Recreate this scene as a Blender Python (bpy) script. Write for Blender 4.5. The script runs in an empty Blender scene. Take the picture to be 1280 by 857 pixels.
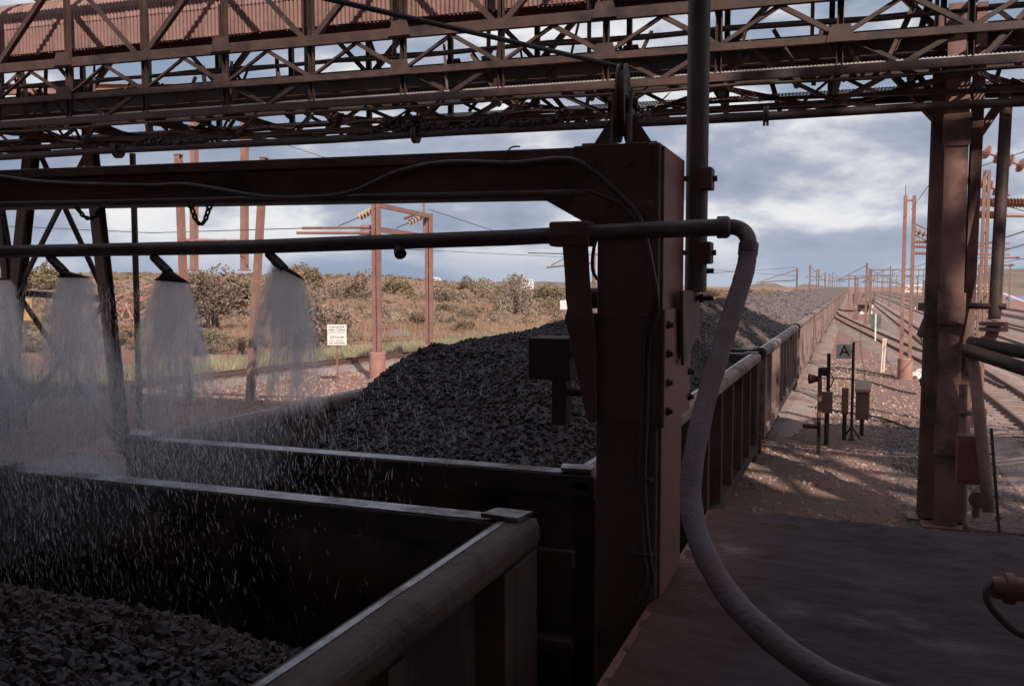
import bpy, math, random
import numpy as np
from mathutils import Vector, Matrix

R = math.radians
random.seed(7)
rng = np.random.default_rng(11)
scene = bpy.context.scene
col = scene.collection

# ------------------------------------------------------------------ camera
FPX, YAW, PIT, EYE = 1100.0, R(21.04), R(3.67), 3.9
cam_data = bpy.data.cameras.new('camera')
cam_data.sensor_width = 36
cam_data.lens = FPX / 1280 * 36
cam_data.clip_start = 0.05
cam_data.clip_end = 20000
cam = bpy.data.objects.new('camera', cam_data)
cam.location = (0, 0, EYE)
cam.rotation_euler = (R(90) - PIT, 0, YAW)
col.objects.link(cam)
scene.camera = cam

# ------------------------------------------------------------------ sun
SUN_EL = R(40)
SUN_TRAVEL = R(40)            # light travels this far left of +Y
ld = Vector((-math.sin(SUN_TRAVEL) * math.cos(SUN_EL), math.cos(SUN_TRAVEL) * math.cos(SUN_EL), -math.sin(SUN_EL)))
sun_data = bpy.data.lights.new('sun', 'SUN')
sun_data.energy = 5.0
sun_data.angle = R(0.53)
sun_data.color = (1.0, 0.90, 0.80)
sun = bpy.data.objects.new('sun', sun_data)
sun.rotation_euler = ld.to_track_quat('-Z', 'Y').to_euler()
col.objects.link(sun)

# ------------------------------------------------------------------ world
world = bpy.data.worlds.new('World')
scene.world = world
world.use_nodes = True
wn, wl = world.node_tree.nodes, world.node_tree.links
wn.clear()
w_out = wn.new('ShaderNodeOutputWorld')
bg = wn.new('ShaderNodeBackground')
bg.inputs['Strength'].default_value = 0.09
wl.new(bg.outputs[0], w_out.inputs[0])
sky = wn.new('ShaderNodeTexSky')
sky.sky_type = 'NISHITA'
sky.sun_disc = False
sky.sun_elevation = SUN_EL
sky.sun_rotation = math.atan2(-ld.x, -ld.y)
sky.air_density = 1.2
sky.dust_density = 0.8
tc = wn.new('ShaderNodeTexCoord')
sep = wn.new('ShaderNodeSeparateXYZ')
wl.new(tc.outputs['Generated'], sep.inputs[0])


def wmath(op, a, b=None, clamp=False):
    n = wn.new('ShaderNodeMath'); n.operation = op; n.use_clamp = clamp
    for i, v in enumerate((a, b)):
        if v is None: continue
        if isinstance(v, (int, float)): n.inputs[i].default_value = v
        else: wl.new(v, n.inputs[i])
    return n.outputs[0]


def wmix(fac, a, b):
    n = wn.new('ShaderNodeMix'); n.data_type = 'RGBA'
    for k, v in ((0, fac), (6, a), (7, b)):
        if isinstance(v, (int, float)): n.inputs[k].default_value = v
        elif isinstance(v, tuple): n.inputs[k].default_value = v
        else: wl.new(v, n.inputs[k])
    return n.outputs[2]


comb = wn.new('ShaderNodeCombineXYZ')
wl.new(sep.outputs[0], comb.inputs[0]); wl.new(sep.outputs[1], comb.inputs[1]); wl.new(wmath('MULTIPLY', sep.outputs[2], 2.6), comb.inputs[2])


def wnoise(scale, detail, rough, off, dist=0.0):
    m = wn.new('ShaderNodeMapping'); m.inputs['Location'].default_value = off
    wl.new(comb.outputs[0], m.inputs[0])
    n = wn.new('ShaderNodeTexNoise'); n.inputs['Scale'].default_value = scale
    n.inputs['Detail'].default_value = detail; n.inputs['Roughness'].default_value = rough
    n.inputs['Distortion'].default_value = dist
    wl.new(m.outputs[0], n.inputs[0])
    return n.outputs['Fac']


def wramp(v, lo, hi):
    n = wn.new('ShaderNodeMapRange'); n.interpolation_type = 'SMOOTHSTEP'
    n.inputs[1].default_value = lo; n.inputs[2].default_value = hi
    wl.new(v, n.inputs[0])
    return n.outputs[0]


big = wnoise(2.3, 3, 0.5, (4.3, 1.25, 0.35))
fine = wnoise(5.2, 5, 0.55, (7.3, -2.0, 1.9), 0.15)
SK = 0.99 / 0.09
mixed = wmath('ADD', wmath('MULTIPLY', fine, 0.68), wmath('MULTIPLY', big, 0.32))
lit = wramp(mixed, 0.485, 0.60)
body = wramp(mixed, 0.36, 0.54)
dark_c = (0.26 * SK, 0.32 * SK, 0.45 * SK, 1)
mid_c = (0.43 * SK, 0.475 * SK, 0.58 * SK, 1)
white = (0.87 * SK, 0.87 * SK, 0.88 * SK, 1)
cloud = wmix(lit, wmix(body, dark_c, mid_c), white)
# toward the zenith more open sky between the clouds
gap = wmath('MULTIPLY', wramp(mixed, 0.50, 0.40), wramp(sep.outputs[2], 0.16, 0.34))
allsky = wmix(wmath('MULTIPLY', gap, 0.85), cloud, sky.outputs[0])
# low on the horizon the clouds merge into one soft blue grey deck
low = wramp(sep.outputs[2], 0.075, 0.0)
deck = wmix(wramp(big, 0.35, 0.65), (0.27 * SK, 0.345 * SK, 0.49 * SK, 1), (0.42 * SK, 0.48 * SK, 0.60 * SK, 1))
final = wmix(wmath('MULTIPLY', low, 0.85), allsky, deck)
wl.new(final, bg.inputs[0])

world.cycles.sampling_method = 'MANUAL'
world.cycles.sample_map_resolution = 256
scene.view_settings.view_transform = 'Standard'
scene.view_settings.look = 'None'
scene.view_settings.exposure = 0.0
scene.view_settings.gamma = 1.0
scene.view_settings.use_curve_mapping = False
scene.render.engine = 'CYCLES'
scene.cycles.use_adaptive_sampling = True
scene.cycles.adaptive_threshold = 0.03
scene.cycles.max_bounces = 4
scene.cycles.diffuse_bounces = 3
scene.cycles.glossy_bounces = 2
scene.cycles.transparent_max_bounces = 12

# ------------------------------------------------------------------ layout helper: a line of sight met with a real plane
_fw = Vector((-math.sin(YAW) * math.cos(PIT), math.cos(YAW) * math.cos(PIT), -math.sin(PIT)))
_rt = Vector((math.cos(YAW), math.sin(YAW), 0))
_up = _rt.cross(_fw)
_cam = Vector((0, 0, EYE))


def at(px, py, X=None, Y=None, Z=None, d=None):
    v = _rt * ((px - 640) / FPX) - _up * ((py - 428.5) / FPX) + _fw
    if d is not None: t = d
    elif X is not None: t = X / v.x
    elif Y is not None: t = Y / v.y
    else: t = (Z - EYE) / v.z
    return _cam + v * t


# ------------------------------------------------------------------ mesh builder
class MB:
    def __init__(self):
        self.v = []; self.f = []

    def add(self, vs, fs):
        b = len(self.v)
        self.v.extend(tuple(p) for p in vs)
        self.f.extend(tuple(i + b for i in q) for q in fs)
        return self

    def box(self, x0, x1, y0, y1, z0, z1):
        vs = [(x0, y0, z0), (x1, y0, z0), (x1, y1, z0), (x0, y1, z0), (x0, y0, z1), (x1, y0, z1), (x1, y1, z1), (x0, y1, z1)]
        fs = [(0, 3, 2, 1), (4, 5, 6, 7), (0, 1, 5, 4), (1, 2, 6, 5), (2, 3, 7, 6), (3, 0, 4, 7)]
        return self.add(vs, fs)

    def frame(self, p0, p1, up=(0, 0, 1)):
        p0, p1 = Vector(p0), Vector(p1)
        t = (p1 - p0).normalized()
        u = Vector(up)
        if abs(t.dot(u)) > 0.98: u = Vector((0, 1, 0))
        s = t.cross(u).normalized()
        u = s.cross(t).normalized()
        return p0, p1, s, u

    def bar(self, p0, p1, w, h, up=(0, 0, 1), so=0.0, uo=0.0):
        p0, p1, s, u = self.frame(p0, p1, up)
        vs = []
        for p in (p0, p1):
            for a, b in ((-1, -1), (1, -1), (1, 1), (-1, 1)):
                vs.append(p + s * (a * w / 2 + so) + u * (b * h / 2 + uo))
        fs = [(0, 1, 2, 3), (7, 6, 5, 4), (0, 4, 5, 1), (1, 5, 6, 2), (2, 6, 7, 3), (3, 7, 4, 0)]
        return self.add(vs, fs)

    def ibeam(self, p0, p1, w, h, t=0.015, up=(0, 0, 1)):
        self.bar(p0, p1, w, t, up, 0, h / 2 - t / 2)
        self.bar(p0, p1, w, t, up, 0, -h / 2 + t / 2)
        self.bar(p0, p1, t, h - 2 * t, up)
        return self

    def channel(self, p0, p1, w, h, t=0.012, up=(0, 0, 1), side=1):
        self.bar(p0, p1, w, t, up, 0, h / 2 - t / 2)
        self.bar(p0, p1, w, t, up, 0, -h / 2 + t / 2)
        self.bar(p0, p1, t, h - 2 * t, up, side * (w / 2 - t / 2))
        return self

    def angle(self, p0, p1, s_, t=0.012, up=(0, 0, 1)):
        self.bar(p0, p1, s_, t, up, 0, -s_ / 2 + t / 2)
        self.bar(p0, p1, t, s_ - t, up, -s_ / 2 + t / 2, t / 2)
        return self

    def tube(self, pts, r, n=10, cap=True):
        pts = [Vector(p) for p in pts]
        m = len(pts)
        rs = r if isinstance(r, (list, tuple)) else [r] * m
        base = len(self.v)
        prev = None
        for i, p in enumerate(pts):
            t = (pts[min(i + 1, m - 1)] - pts[max(i - 1, 0)]).normalized()
            if prev is None:
                a = Vector((0, 0, 1)) if abs(t.z) < 0.9 else Vector((1, 0, 0))
                s = t.cross(a).normalized()
            else:
                s = (prev - t * prev.dot(t)).normalized()
            prev = s
            u = t.cross(s)
            for k in range(n):
                q = 2 * math.pi * k / n
                self.v.append(tuple(p + (s * math.cos(q) + u * math.sin(q)) * rs[i]))
        for i in range(m - 1):
            for k in range(n):
                a = base + i * n + k; b = base + i * n + (k + 1) % n
                self.f.append((a, b, b + n, a + n))
        if cap:
            self.f.append(tuple(base + k for k in reversed(range(n))))
            self.f.append(tuple(base + (m - 1) * n + k for k in range(n)))
        return self

    def lathe(self, p0, p1, prof, n=16):
        """prof: list of (t along p0-p1, radius)"""
        p0, p1 = Vector(p0), Vector(p1)
        ax = (p1 - p0)
        t = ax.normalized()
        a = Vector((0, 0, 1)) if abs(t.z) < 0.9 else Vector((1, 0, 0))
        s = t.cross(a).normalized(); u = t.cross(s)
        base = len(self.v)
        for tt, r in prof:
            c = p0 + ax * tt
            for k in range(n):
                q = 2 * math.pi * k / n
                self.v.append(tuple(c + (s * math.cos(q) + u * math.sin(q)) * r))
        for i in range(len(prof) - 1):
            for k in range(n):
                x = base + i * n + k; y = base + i * n + (k + 1) % n
                self.f.append((x, y, y + n, x + n))
        self.f.append(tuple(base + k for k in reversed(range(n))))
        self.f.append(tuple(base + (len(prof) - 1) * n + k for k in range(n)))
        return self

    def plate(self, poly, thick):
        """poly: list of 3D points in one plane, extruded by vector thick"""
        th = Vector(thick)
        n = len(poly)
        vs = [Vector(p) for p in poly] + [Vector(p) + th for p in poly]
        fs = [tuple(reversed(range(n))), tuple(range(n, 2 * n))]
        for i in range(n):
            j = (i + 1) % n
            fs.append((i, j, j + n, i + n))
        return self.add(vs, fs)

    def build(self, name, mat, parent=None, smooth=False, bevel=0.0):
        me = bpy.data.meshes.new(name)
        me.from_pydata(self.v, [], self.f)
        me.update()
        if smooth:
            for p in me.polygons: p.use_smooth = True
            me.set_sharp_from_angle(angle=R(40))
        o = bpy.data.objects.new(name, me)
        me.materials.append(mat)
        col.objects.link(o)
        if parent is not None:
            o.parent = parent
            o.matrix_parent_inverse = parent.matrix_world.inverted() if False else Matrix.Translation(-parent.location)
        if bevel:
            b = o.modifiers.new('bevel', 'BEVEL'); b.width = bevel; b.segments = 2; b.limit_method = 'ANGLE'
        return o


def thing(name, label, cat, loc=(0, 0, 0), group=None):
    o = bpy.data.objects.new(name, None)
    o.empty_display_size = 0.2
    o.location = loc
    col.objects.link(o)
    o['label'] = label; o['category'] = cat
    if group: o['group'] = group
    return o


def tag(o, label, cat, group=None, kind=None):
    o['label'] = label; o['category'] = cat
    if group: o['group'] = group
    if kind: o['kind'] = kind
    return o


def struct(o, label=None):
    o['kind'] = 'structure'
    if label: o['label'] = label
    return o


def spline(pts, n=8):
    pts = [Vector(p) for p in pts]
    out = []
    P = [pts[0] * 2 - pts[1]] + pts + [pts[-1] * 2 - pts[-2]]
    for i in range(1, len(P) - 2):
        a, b, c, d = P[i - 1], P[i], P[i + 1], P[i + 2]
        for k in range(n):
            t = k / n
            out.append(0.5 * ((2 * b) + (c - a) * t + (2 * a - 5 * b + 4 * c - d) * t * t + (3 * b - a - 3 * c + d) * t ** 3))
    out.append(pts[-1])
    return out


# ------------------------------------------------------------------ materials
def new_mat(name):
    m = bpy.data.materials.new(name); m.use_nodes = True
    nt = m.node_tree
    return m, nt.nodes, nt.links, nt.nodes['Principled BSDF']


def add_noise(n, l, scale, detail=6, rough=0.6, coord='Object', stretch=None):
    t = n.new('ShaderNodeTexCoord')
    src = t.outputs[coord]
    if stretch:
        mp = n.new('ShaderNodeMapping'); mp.inputs['Scale'].default_value = stretch
        l.new(src, mp.inputs[0]); src = mp.outputs[0]
    x = n.new('ShaderNodeTexNoise')
    x.inputs['Scale'].default_value = scale; x.inputs['Detail'].default_value = detail; x.inputs['Roughness'].default_value = rough
    l.new(src, x.inputs[0])
    return x.outputs['Fac']


def ramp(n, l, v, stops):
    r = n.new('ShaderNodeValToRGB')
    el = r.color_ramp.elements
    while len(el) < len(stops): el.new(0.5)
    for e, (p, c) in zip(el, stops):
        e.position = p; e.color = (*c, 1) if len(c) == 3 else c
    l.new(v, r.inputs[0])
    return r.outputs[0]


def mixc(n, l, f, a, b):
    m = n.new('ShaderNodeMix'); m.data_type = 'RGBA'
    for k, v in ((0, f), (6, a), (7, b)):
        if isinstance(v, (int, float)): m.inputs[k].default_value = v
        elif isinstance(v, tuple): m.inputs[k].default_value = v if len(v) == 4 else (*v, 1)
        else: l.new(v, m.inputs[k])
    return m.outputs[2]


def surf(name, c1, c2, scale=4.0, rough=(0.5, 0.75), metal=0.0, bump=0.15, bscale=40, c3=None, s3=1.3, lo=0.35, hi=0.65, spec=0.4, stretch=None):
    m, n, l, p = new_mat(name)
    f = add_noise(n, l, scale, stretch=stretch)
    c = ramp(n, l, f, [(lo, c1), (hi, c2)])
    if c3:
        g = add_noise(n, l, s3, 5, 0.65)
        g = ramp(n, l, g, [(0.50, (0, 0, 0)), (0.62, (1, 1, 1))])
        c = mixc(n, l, g, c, c3)
    l.new(c, p.inputs['Base Color'])
    mr = n.new('ShaderNodeMapRange'); mr.inputs[3].default_value = rough[0]; mr.inputs[4].default_value = rough[1]
    l.new(f, mr.inputs[0]); l.new(mr.outputs[0], p.inputs['Roughness'])
    p.inputs['Metallic'].default_value = metal
    p.inputs['Specular IOR Level'].default_value = spec
    if bump:
        b = n.new('ShaderNodeBump'); b.inputs['Strength'].default_value = bump; b.inputs['Distance'].default_value = 0.02
        l.new(add_noise(n, l, bscale, 5, 0.6), b.inputs['Height']); l.new(b.outputs[0], p.inputs['Normal'])
    return m


M = {}
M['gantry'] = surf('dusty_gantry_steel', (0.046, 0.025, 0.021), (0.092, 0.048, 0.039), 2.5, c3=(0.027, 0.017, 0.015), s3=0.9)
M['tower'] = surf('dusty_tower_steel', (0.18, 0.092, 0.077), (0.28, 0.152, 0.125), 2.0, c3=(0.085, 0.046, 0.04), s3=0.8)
M['mast'] = surf('red_dusted_mast_steel', (0.24, 0.125, 0.104), (0.32, 0.175, 0.146), 2.0, bump=0.08)
M['pole'] = surf('brown_pole_steel', (0.17, 0.105, 0.09), (0.24, 0.15, 0.13), 2.0, bump=0.05)
M['concrete_red'] = surf('red_dusted_concrete', (0.34, 0.17, 0.14), (0.44, 0.23, 0.19), 3.0, rough=(0.8, 0.95), bump=0.3)
M['post'] = surf('dark_red_oxide_paint', (0.085, 0.048, 0.043), (0.135, 0.074, 0.064), 3.0, rough=(0.5, 0.75), c3=(0.055, 0.034, 0.032), s3=1.5, stretch=(1, 1, 0.35))
M['post_red'] = surf('oxide_red_paint', (0.17, 0.058, 0.05), (0.23, 0.085, 0.07), 3.0, rough=(0.45, 0.65), c3=(0.15, 0.06, 0.05), s3=2.0)
M['dark'] = surf('black_grimed_steel', (0.026, 0.018, 0.017), (0.058, 0.038, 0.034), 5.0, rough=(0.5, 0.8), c3=(0.06, 0.036, 0.032), s3=2)
M['pipe'] = surf('grey_brown_pipe', (0.075, 0.055, 0.056), (0.115, 0.085, 0.084), 4.0, rough=(0.4, 0.6), c3=(0.06, 0.04, 0.038), s3=2)
M['hose'] = surf('purple_grey_rubber_hose', (0.125, 0.088, 0.10), (0.175, 0.125, 0.14), 5.0, rough=(0.55, 0.8), c3=(0.15, 0.092, 0.09), s3=4, bump=0.35, bscale=60)
M['rubber'] = surf('black_rubber', (0.03, 0.026, 0.028), (0.05, 0.04, 0.04), 8.0, rough=(0.5, 0.7))
M['wagon'] = surf('ore_wagon_steel', (0.18, 0.12, 0.105), (0.29, 0.195, 0.17), 3.0, rough=(0.5, 0.8), c3=(0.10, 0.058, 0.05), s3=1.2, stretch=(1, 1, 0.25))
M['wagon_shaded'] = surf('shaded_ore_wagon_steel', (0.045, 0.027, 0.024), (0.092, 0.052, 0.044), 3.0, rough=(0.6, 0.85), c3=(0.035, 0.022, 0.02), s3=1.2, spec=0.22, stretch=(1, 1, 0.25))  # darker copy of the wagon steel, with shade put into its colour
M['rail_wet'] = surf('scraped_wet_rail', (0.068, 0.042, 0.036), (0.125, 0.078, 0.065), 5.0, rough=(0.45, 0.75), c3=(0.045, 0.028, 0.026), s3=2.5, bump=0.4, bscale=18, spec=0.3)
M['inner'] = surf('ore_blackened_plate', (0.075, 0.052, 0.048), (0.19, 0.125, 0.11), 4.0, rough=(0.4, 0.75), c3=(0.03, 0.022, 0.022), s3=1.4, stretch=(1, 1, 0.3))
M['rimtop'] = surf('worn_bright_steel', (0.34, 0.34, 0.37), (0.52, 0.52, 0.55), 6.0, rough=(0.22, 0.45), metal=0.7, c3=(0.10, 0.066, 0.06), s3=1.9, bump=0.2)
M['under'] = surf('wagon_underframe_steel', (0.035, 0.026, 0.025), (0.07, 0.048, 0.044), 4.0)
M['rail'] = surf('rail_steel', (0.13, 0.075, 0.06), (0.20, 0.11, 0.09), 6.0, rough=(0.4, 0.6), metal=0.2)
M['sleeper'] = surf('sleeper_concrete', (0.22, 0.15, 0.13), (0.30, 0.21, 0.18), 4.0, rough=(0.8, 0.95))
M['sheet'] = surf('red_corrugated_sheet', (0.21, 0.108, 0.094), (0.29, 0.155, 0.132), 1.8, rough=(0.5, 0.7), c3=(0.15, 0.074, 0.065), s3=0.9, bump=0.05)
M['white'] = surf('white_enamel', (0.78, 0.74, 0.68), (0.84, 0.80, 0.75), 3.0, rough=(0.35, 0.5), bump=0.02)
M['print_black'] = surf('black_print', (0.03, 0.03, 0.03), (0.05, 0.045, 0.045), 5.0, bump=0)
M['print_red'] = surf('red_print', (0.55, 0.12, 0.12), (0.6, 0.16, 0.15), 5.0, bump=0)
M['cabinet'] = surf('brown_dusted_cabinet', (0.24, 0.13, 0.10), (0.31, 0.175, 0.135), 3.0, bump=0.05)
M['cabinet_top'] = surf('tan_cabinet_hood', (0.42, 0.27, 0.20), (0.50, 0.33, 0.25), 3.0, bump=0.05)
M['green'] = surf('dull_green_board', (0.10, 0.12, 0.10), (0.15, 0.165, 0.14), 3.0, bump=0.05)
M['orange'] = surf('faded_orange_stripe', (0.75, 0.32, 0.16), (0.8, 0.38, 0.2), 3.0, bump=0.02)
M['porcelain'] = surf('brown_insulator_glaze', (0.30, 0.13, 0.10), (0.38, 0.18, 0.13), 4.0, rough=(0.25, 0.4), bump=0)
M['porcelain_y'] = surf('dusty_cream_insulator', (0.42, 0.30, 0.20), (0.5, 0.37, 0.26), 4.0, rough=(0.25, 0.4), bump=0)
M['wire'] = surf('dark_wire', (0.06, 0.05, 0.05), (0.09, 0.075, 0.07), 4.0, bump=0)
M['yellow'] = surf('faded_yellow_paint', (0.62, 0.36, 0.14), (0.7, 0.44, 0.2), 4.0, bump=0.05)
M['stone_white'] = surf('whitewashed_stone', (0.7, 0.62, 0.56), (0.8, 0.73, 0.67), 6.0)
M['wood'] = surf('weathered_red_timber', (0.30, 0.15, 0.12), (0.42, 0.23, 0.18), 5.0, rough=(0.75, 0.95))
M['bldg_white'] = surf('white_plaster', (0.72, 0.70, 0.66), (0.8, 0.78, 0.74), 2.0)
M['bldg_grey'] = surf('grey_cladding', (0.30, 0.27, 0.26), (0.38, 0.34, 0.32), 2.0)
M['roof_blue'] = surf('blue_roof_sheet', (0.10, 0.20, 0.42), (0.14, 0.26, 0.5), 2.0)
M['glass_dark'] = surf('dark_window', (0.03, 0.035, 0.04), (0.05, 0.055, 0.06), 2.0, rough=(0.1, 0.2), bump=0)
M['station'] = surf('station_sheeting', (0.16, 0.08, 0.07), (0.22, 0.115, 0.10), 1.5)
M['galv'] = surf('galvanised_grating', (0.42, 0.38, 0.37), (0.52, 0.48, 0.47), 6.0, rough=(0.4, 0.6), metal=0.3)
M['bark'] = surf('grey_brown_bark', (0.16, 0.11, 0.085), (0.24, 0.17, 0.13), 6.0, rough=(0.8, 0.95))


def ore_mat(name, c1, c2, c3):
    m, n, l, p = new_mat(name)
    f = add_noise(n, l, 9.0, 8, 0.7)
    c = ramp(n, l, f, [(0.3, c1), (0.7, c2)])
    g = add_noise(n, l, 0.7, 5, 0.6)
    c = mixc(n, l, ramp(n, l, g, [(0.5, (0, 0, 0)), (0.72, (0.8, 0.8, 0.8))]), c, c3)
    l.new(c, p.inputs['Base Color'])
    p.inputs['Roughness'].default_value = 0.5
    p.inputs['Specular IOR Level'].default_value = 0.35
    b = n.new('ShaderNodeBump'); b.inputs['Strength'].default_value = 0.12; b.inputs['Distance'].default_value = 0.03
    l.new(add_noise(n, l, 22, 6, 0.7), b.inputs['Height']); l.new(b.outputs[0], p.inputs['Normal'])
    return m


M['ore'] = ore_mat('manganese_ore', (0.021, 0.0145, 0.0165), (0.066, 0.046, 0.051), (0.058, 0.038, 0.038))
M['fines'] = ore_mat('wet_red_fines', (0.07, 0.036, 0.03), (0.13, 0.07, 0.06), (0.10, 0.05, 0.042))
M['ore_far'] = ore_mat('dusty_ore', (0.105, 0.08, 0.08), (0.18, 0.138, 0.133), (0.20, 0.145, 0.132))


def ground_mat():
    m, n, l, p = new_mat('red_earth_and_gravel')
    f1 = add_noise(n, l, 0.035, 8, 0.6)
    f2 = add_noise(n, l, 0.9, 8, 0.7)
    f3 = add_noise(n, l, 9.0, 6, 0.75)
    f4 = add_noise(n, l, 38.0, 4, 0.7)
    soil = ramp(n, l, f2, [(0.3, (0.25, 0.125, 0.096)), (0.7, (0.38, 0.20, 0.155))])
    dry = ramp(n, l, f3, [(0.3, (0.20, 0.135, 0.09)), (0.7, (0.31, 0.22, 0.15))])
    grav = ramp(n, l, f4, [(0.36, (0.10, 0.066, 0.058)), (0.50, (0.255, 0.172, 0.15)), (0.70, (0.49, 0.36, 0.32))])
    # world x: left plain grows dry grass, the yard on the right is crushed stone
    t = n.new('ShaderNodeTexCoord'); s = n.new('ShaderNodeSeparateXYZ'); l.new(t.outputs['Object'], s.inputs[0])
    mr = n.new('ShaderNodeMapRange'); mr.inputs[1].default_value = -26; mr.inputs[2].default_value = -34
    l.new(s.outputs[0], mr.inputs[0])
    mm = n.new('ShaderNodeMath'); mm.operation = 'MULTIPLY'
    l.new(mr.outputs[0], mm.inputs[0]); l.new(ramp(n, l, f1, [(0.40, (0, 0, 0)), (0.58, (1, 1, 1))]), mm.inputs[1])
    g2 = mixc(n, l, ramp(n, l, f2, [(0.35, (0.15, 0.15, 0.15)), (0.65, (0.75, 0.75, 0.75))]), grav, soil)
    mr2 = n.new('ShaderNodeMapRange'); mr2.inputs[1].default_value = -14; mr2.inputs[2].default_value = -24
    l.new(s.outputs[0], mr2.inputs[0])
    base = mixc(n, l, mr2.outputs[0], g2, soil)
    c = mixc(n, l, mm.outputs[0], base, dry)
    l.new(c, p.inputs['Base Color'])
    p.inputs['Roughness'].default_value = 0.95
    p.inputs['Specular IOR Level'].default_value = 0.15
    b = n.new('ShaderNodeBump'); b.inputs['Strength'].default_value = 0.9; b.inputs['Distance'].default_value = 0.05
    ad = n.new('ShaderNodeMath'); l.new(f3, ad.inputs[0]); l.new(f4, ad.inputs[1])
    l.new(ad.outputs[0], b.inputs['Height']); l.new(b.outputs[0], p.inputs['Normal'])
    return m


M['ground'] = ground_mat()
M['ballast'] = surf('crushed_ballast', (0.14, 0.10, 0.09), (0.44, 0.325, 0.295), 26.0, rough=(0.85, 0.95), bump=0.9, bscale=24, c3=(0.20, 0.115, 0.095), s3=0.6)
M['stones'] = surf('ballast_stone', (0.24, 0.16, 0.14), (0.50, 0.36, 0.32), 3.0, rough=(0.8, 0.95), bump=0.2, bscale=30)
M['apron'] = surf('wet_grey_concrete', (0.17, 0.145, 0.14), (0.27, 0.235, 0.23), 0.9, rough=(0.25, 0.7), bump=0.25, bscale=6)
M['ore_shade'] = surf('ore_and_shade_gravel', (0.062, 0.042, 0.037), (0.21, 0.138, 0.12), 11.0, rough=(0.85, 0.95), bump=0.8, bscale=26)  # gravel colour carries painted gantry shade as well as ore stain
M['mound'] = surf('pale_red_dirt', (0.40, 0.25, 0.21), (0.48, 0.31, 0.26), 2.0, rough=(0.85, 0.95), bump=0.3)
M['hill'] = surf('scrub_hill', (0.13, 0.10, 0.075), (0.22, 0.165, 0.125), 0.05, rough=(0.9, 1.0), bump=0.6, bscale=0.25)
M['pond'] = surf('muddy_pond_water', (0.16, 0.12, 0.11), (0.20, 0.15, 0.135), 0.4, rough=(0.06, 0.16), bump=0.05, bscale=2, spec=0.6)


def platform_mat():
    m, n, l, p = new_mat('wet_red_grey_platform')
    f = add_noise(n, l, 1.4, 8, 0.65)
    g = add_noise(n, l, 7.0, 8, 0.7, stretch=(0.6, 1.4, 1))
    c = ramp(n, l, f, [(0.3, (0.036, 0.024, 0.027)), (0.7, (0.098, 0.066, 0.07))])
    c = mixc(n, l, ramp(n, l, g, [(0.45, (0, 0, 0)), (0.75, (0.5, 0.5, 0.5))]), c, (0.09, 0.055, 0.055))
    t = n.new('ShaderNodeTexCoord'); s = n.new('ShaderNodeSeparateXYZ'); l.new(t.outputs['Object'], s.inputs[0])
    # red paint left along the edge beside the train, worn away further in
    ad = n.new('ShaderNodeMath'); ad.operation = 'MULTIPLY_ADD'; ad.inputs[1].default_value = 0.7
    l.new(f, ad.inputs[0]); l.new(s.outputs[0], ad.inputs[2])
    mr = n.new('ShaderNodeMapRange'); mr.inputs[1].default_value = 0.05; mr.inputs[2].default_value = -0.4
    l.new(ad.outputs[0], mr.inputs[0])
    c = mixc(n, l, mr.outputs[0], c, (0.13, 0.055, 0.05))
    l.new(c, p.inputs['Base Color'])
    w = add_noise(n, l, 0.9, 5, 0.6)
    rr = n.new('ShaderNodeMapRange'); rr.inputs[1].default_value = 0.36; rr.inputs[2].default_value = 0.46
    rr.inputs[3].default_value = 0.28; rr.inputs[4].default_value = 0.9
    p.inputs['Specular IOR Level'].default_value = 0.28
    l.new(w, rr.inputs[0]); l.new(rr.outputs[0], p.inputs['Roughness'])
    b = n.new('ShaderNodeBump'); b.inputs['Strength'].default_value = 0.9; b.inputs['Distance'].default_value = 0.03
    l.new(add_noise(n, l, 22, 7, 0.75, stretch=(0.7, 1.3, 1)), b.inputs['Height']); l.new(b.outputs[0], p.inputs['Normal'])
    return m


M['platform'] = platform_mat()


def leaf_mat(name, a, b, sc=1.2):
    m, n, l, p = new_mat(name)
    f = add_noise(n, l, sc, 3, 0.6)
    oi = n.new('ShaderNodeObjectInfo')
    c = ramp(n, l, f, [(0.3, a), (0.7, b)])
    hs = n.new('ShaderNodeHueSaturation')
    mr = n.new('ShaderNodeMapRange'); mr.inputs[3].default_value = 0.8; mr.inputs[4].default_value = 1.25
    l.new(oi.outputs['Random'], mr.inputs[0]); l.new(mr.outputs[0], hs.inputs['Value'])
    l.new(c, hs.inputs['Color']); l.new(hs.outputs[0], p.inputs['Base Color'])
    p.inputs['Roughness'].default_value = 0.75
    p.inputs['Specular IOR Level'].default_value = 0.2
    return m


M['leaf_olive'] = leaf_mat('olive_scrub_leaf', (0.15, 0.115, 0.065), (0.25, 0.195, 0.12))
M['leaf_dust'] = leaf_mat('red_dusted_leaf', (0.205, 0.145, 0.105), (0.31, 0.225, 0.17))
M['leaf_grey'] = leaf_mat('grey_thorn_leaf', (0.25, 0.185, 0.135), (0.36, 0.28, 0.21))
M['leaf_dry'] = leaf_mat('straw_shrub_leaf', (0.26, 0.18, 0.11), (0.36, 0.26, 0.17))
M['grass'] = leaf_mat('yellow_green_grass', (0.23, 0.205, 0.125), (0.39, 0.335, 0.22), 0.5)
M['grass_pale'] = leaf_mat('pale_dry_grass', (0.25, 0.2, 0.135), (0.36, 0.29, 0.2), 0.3)
M['grass_dry'] = leaf_mat('red_brown_dry_grass', (0.26, 0.155, 0.11), (0.38, 0.24, 0.17), 0.3)


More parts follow.
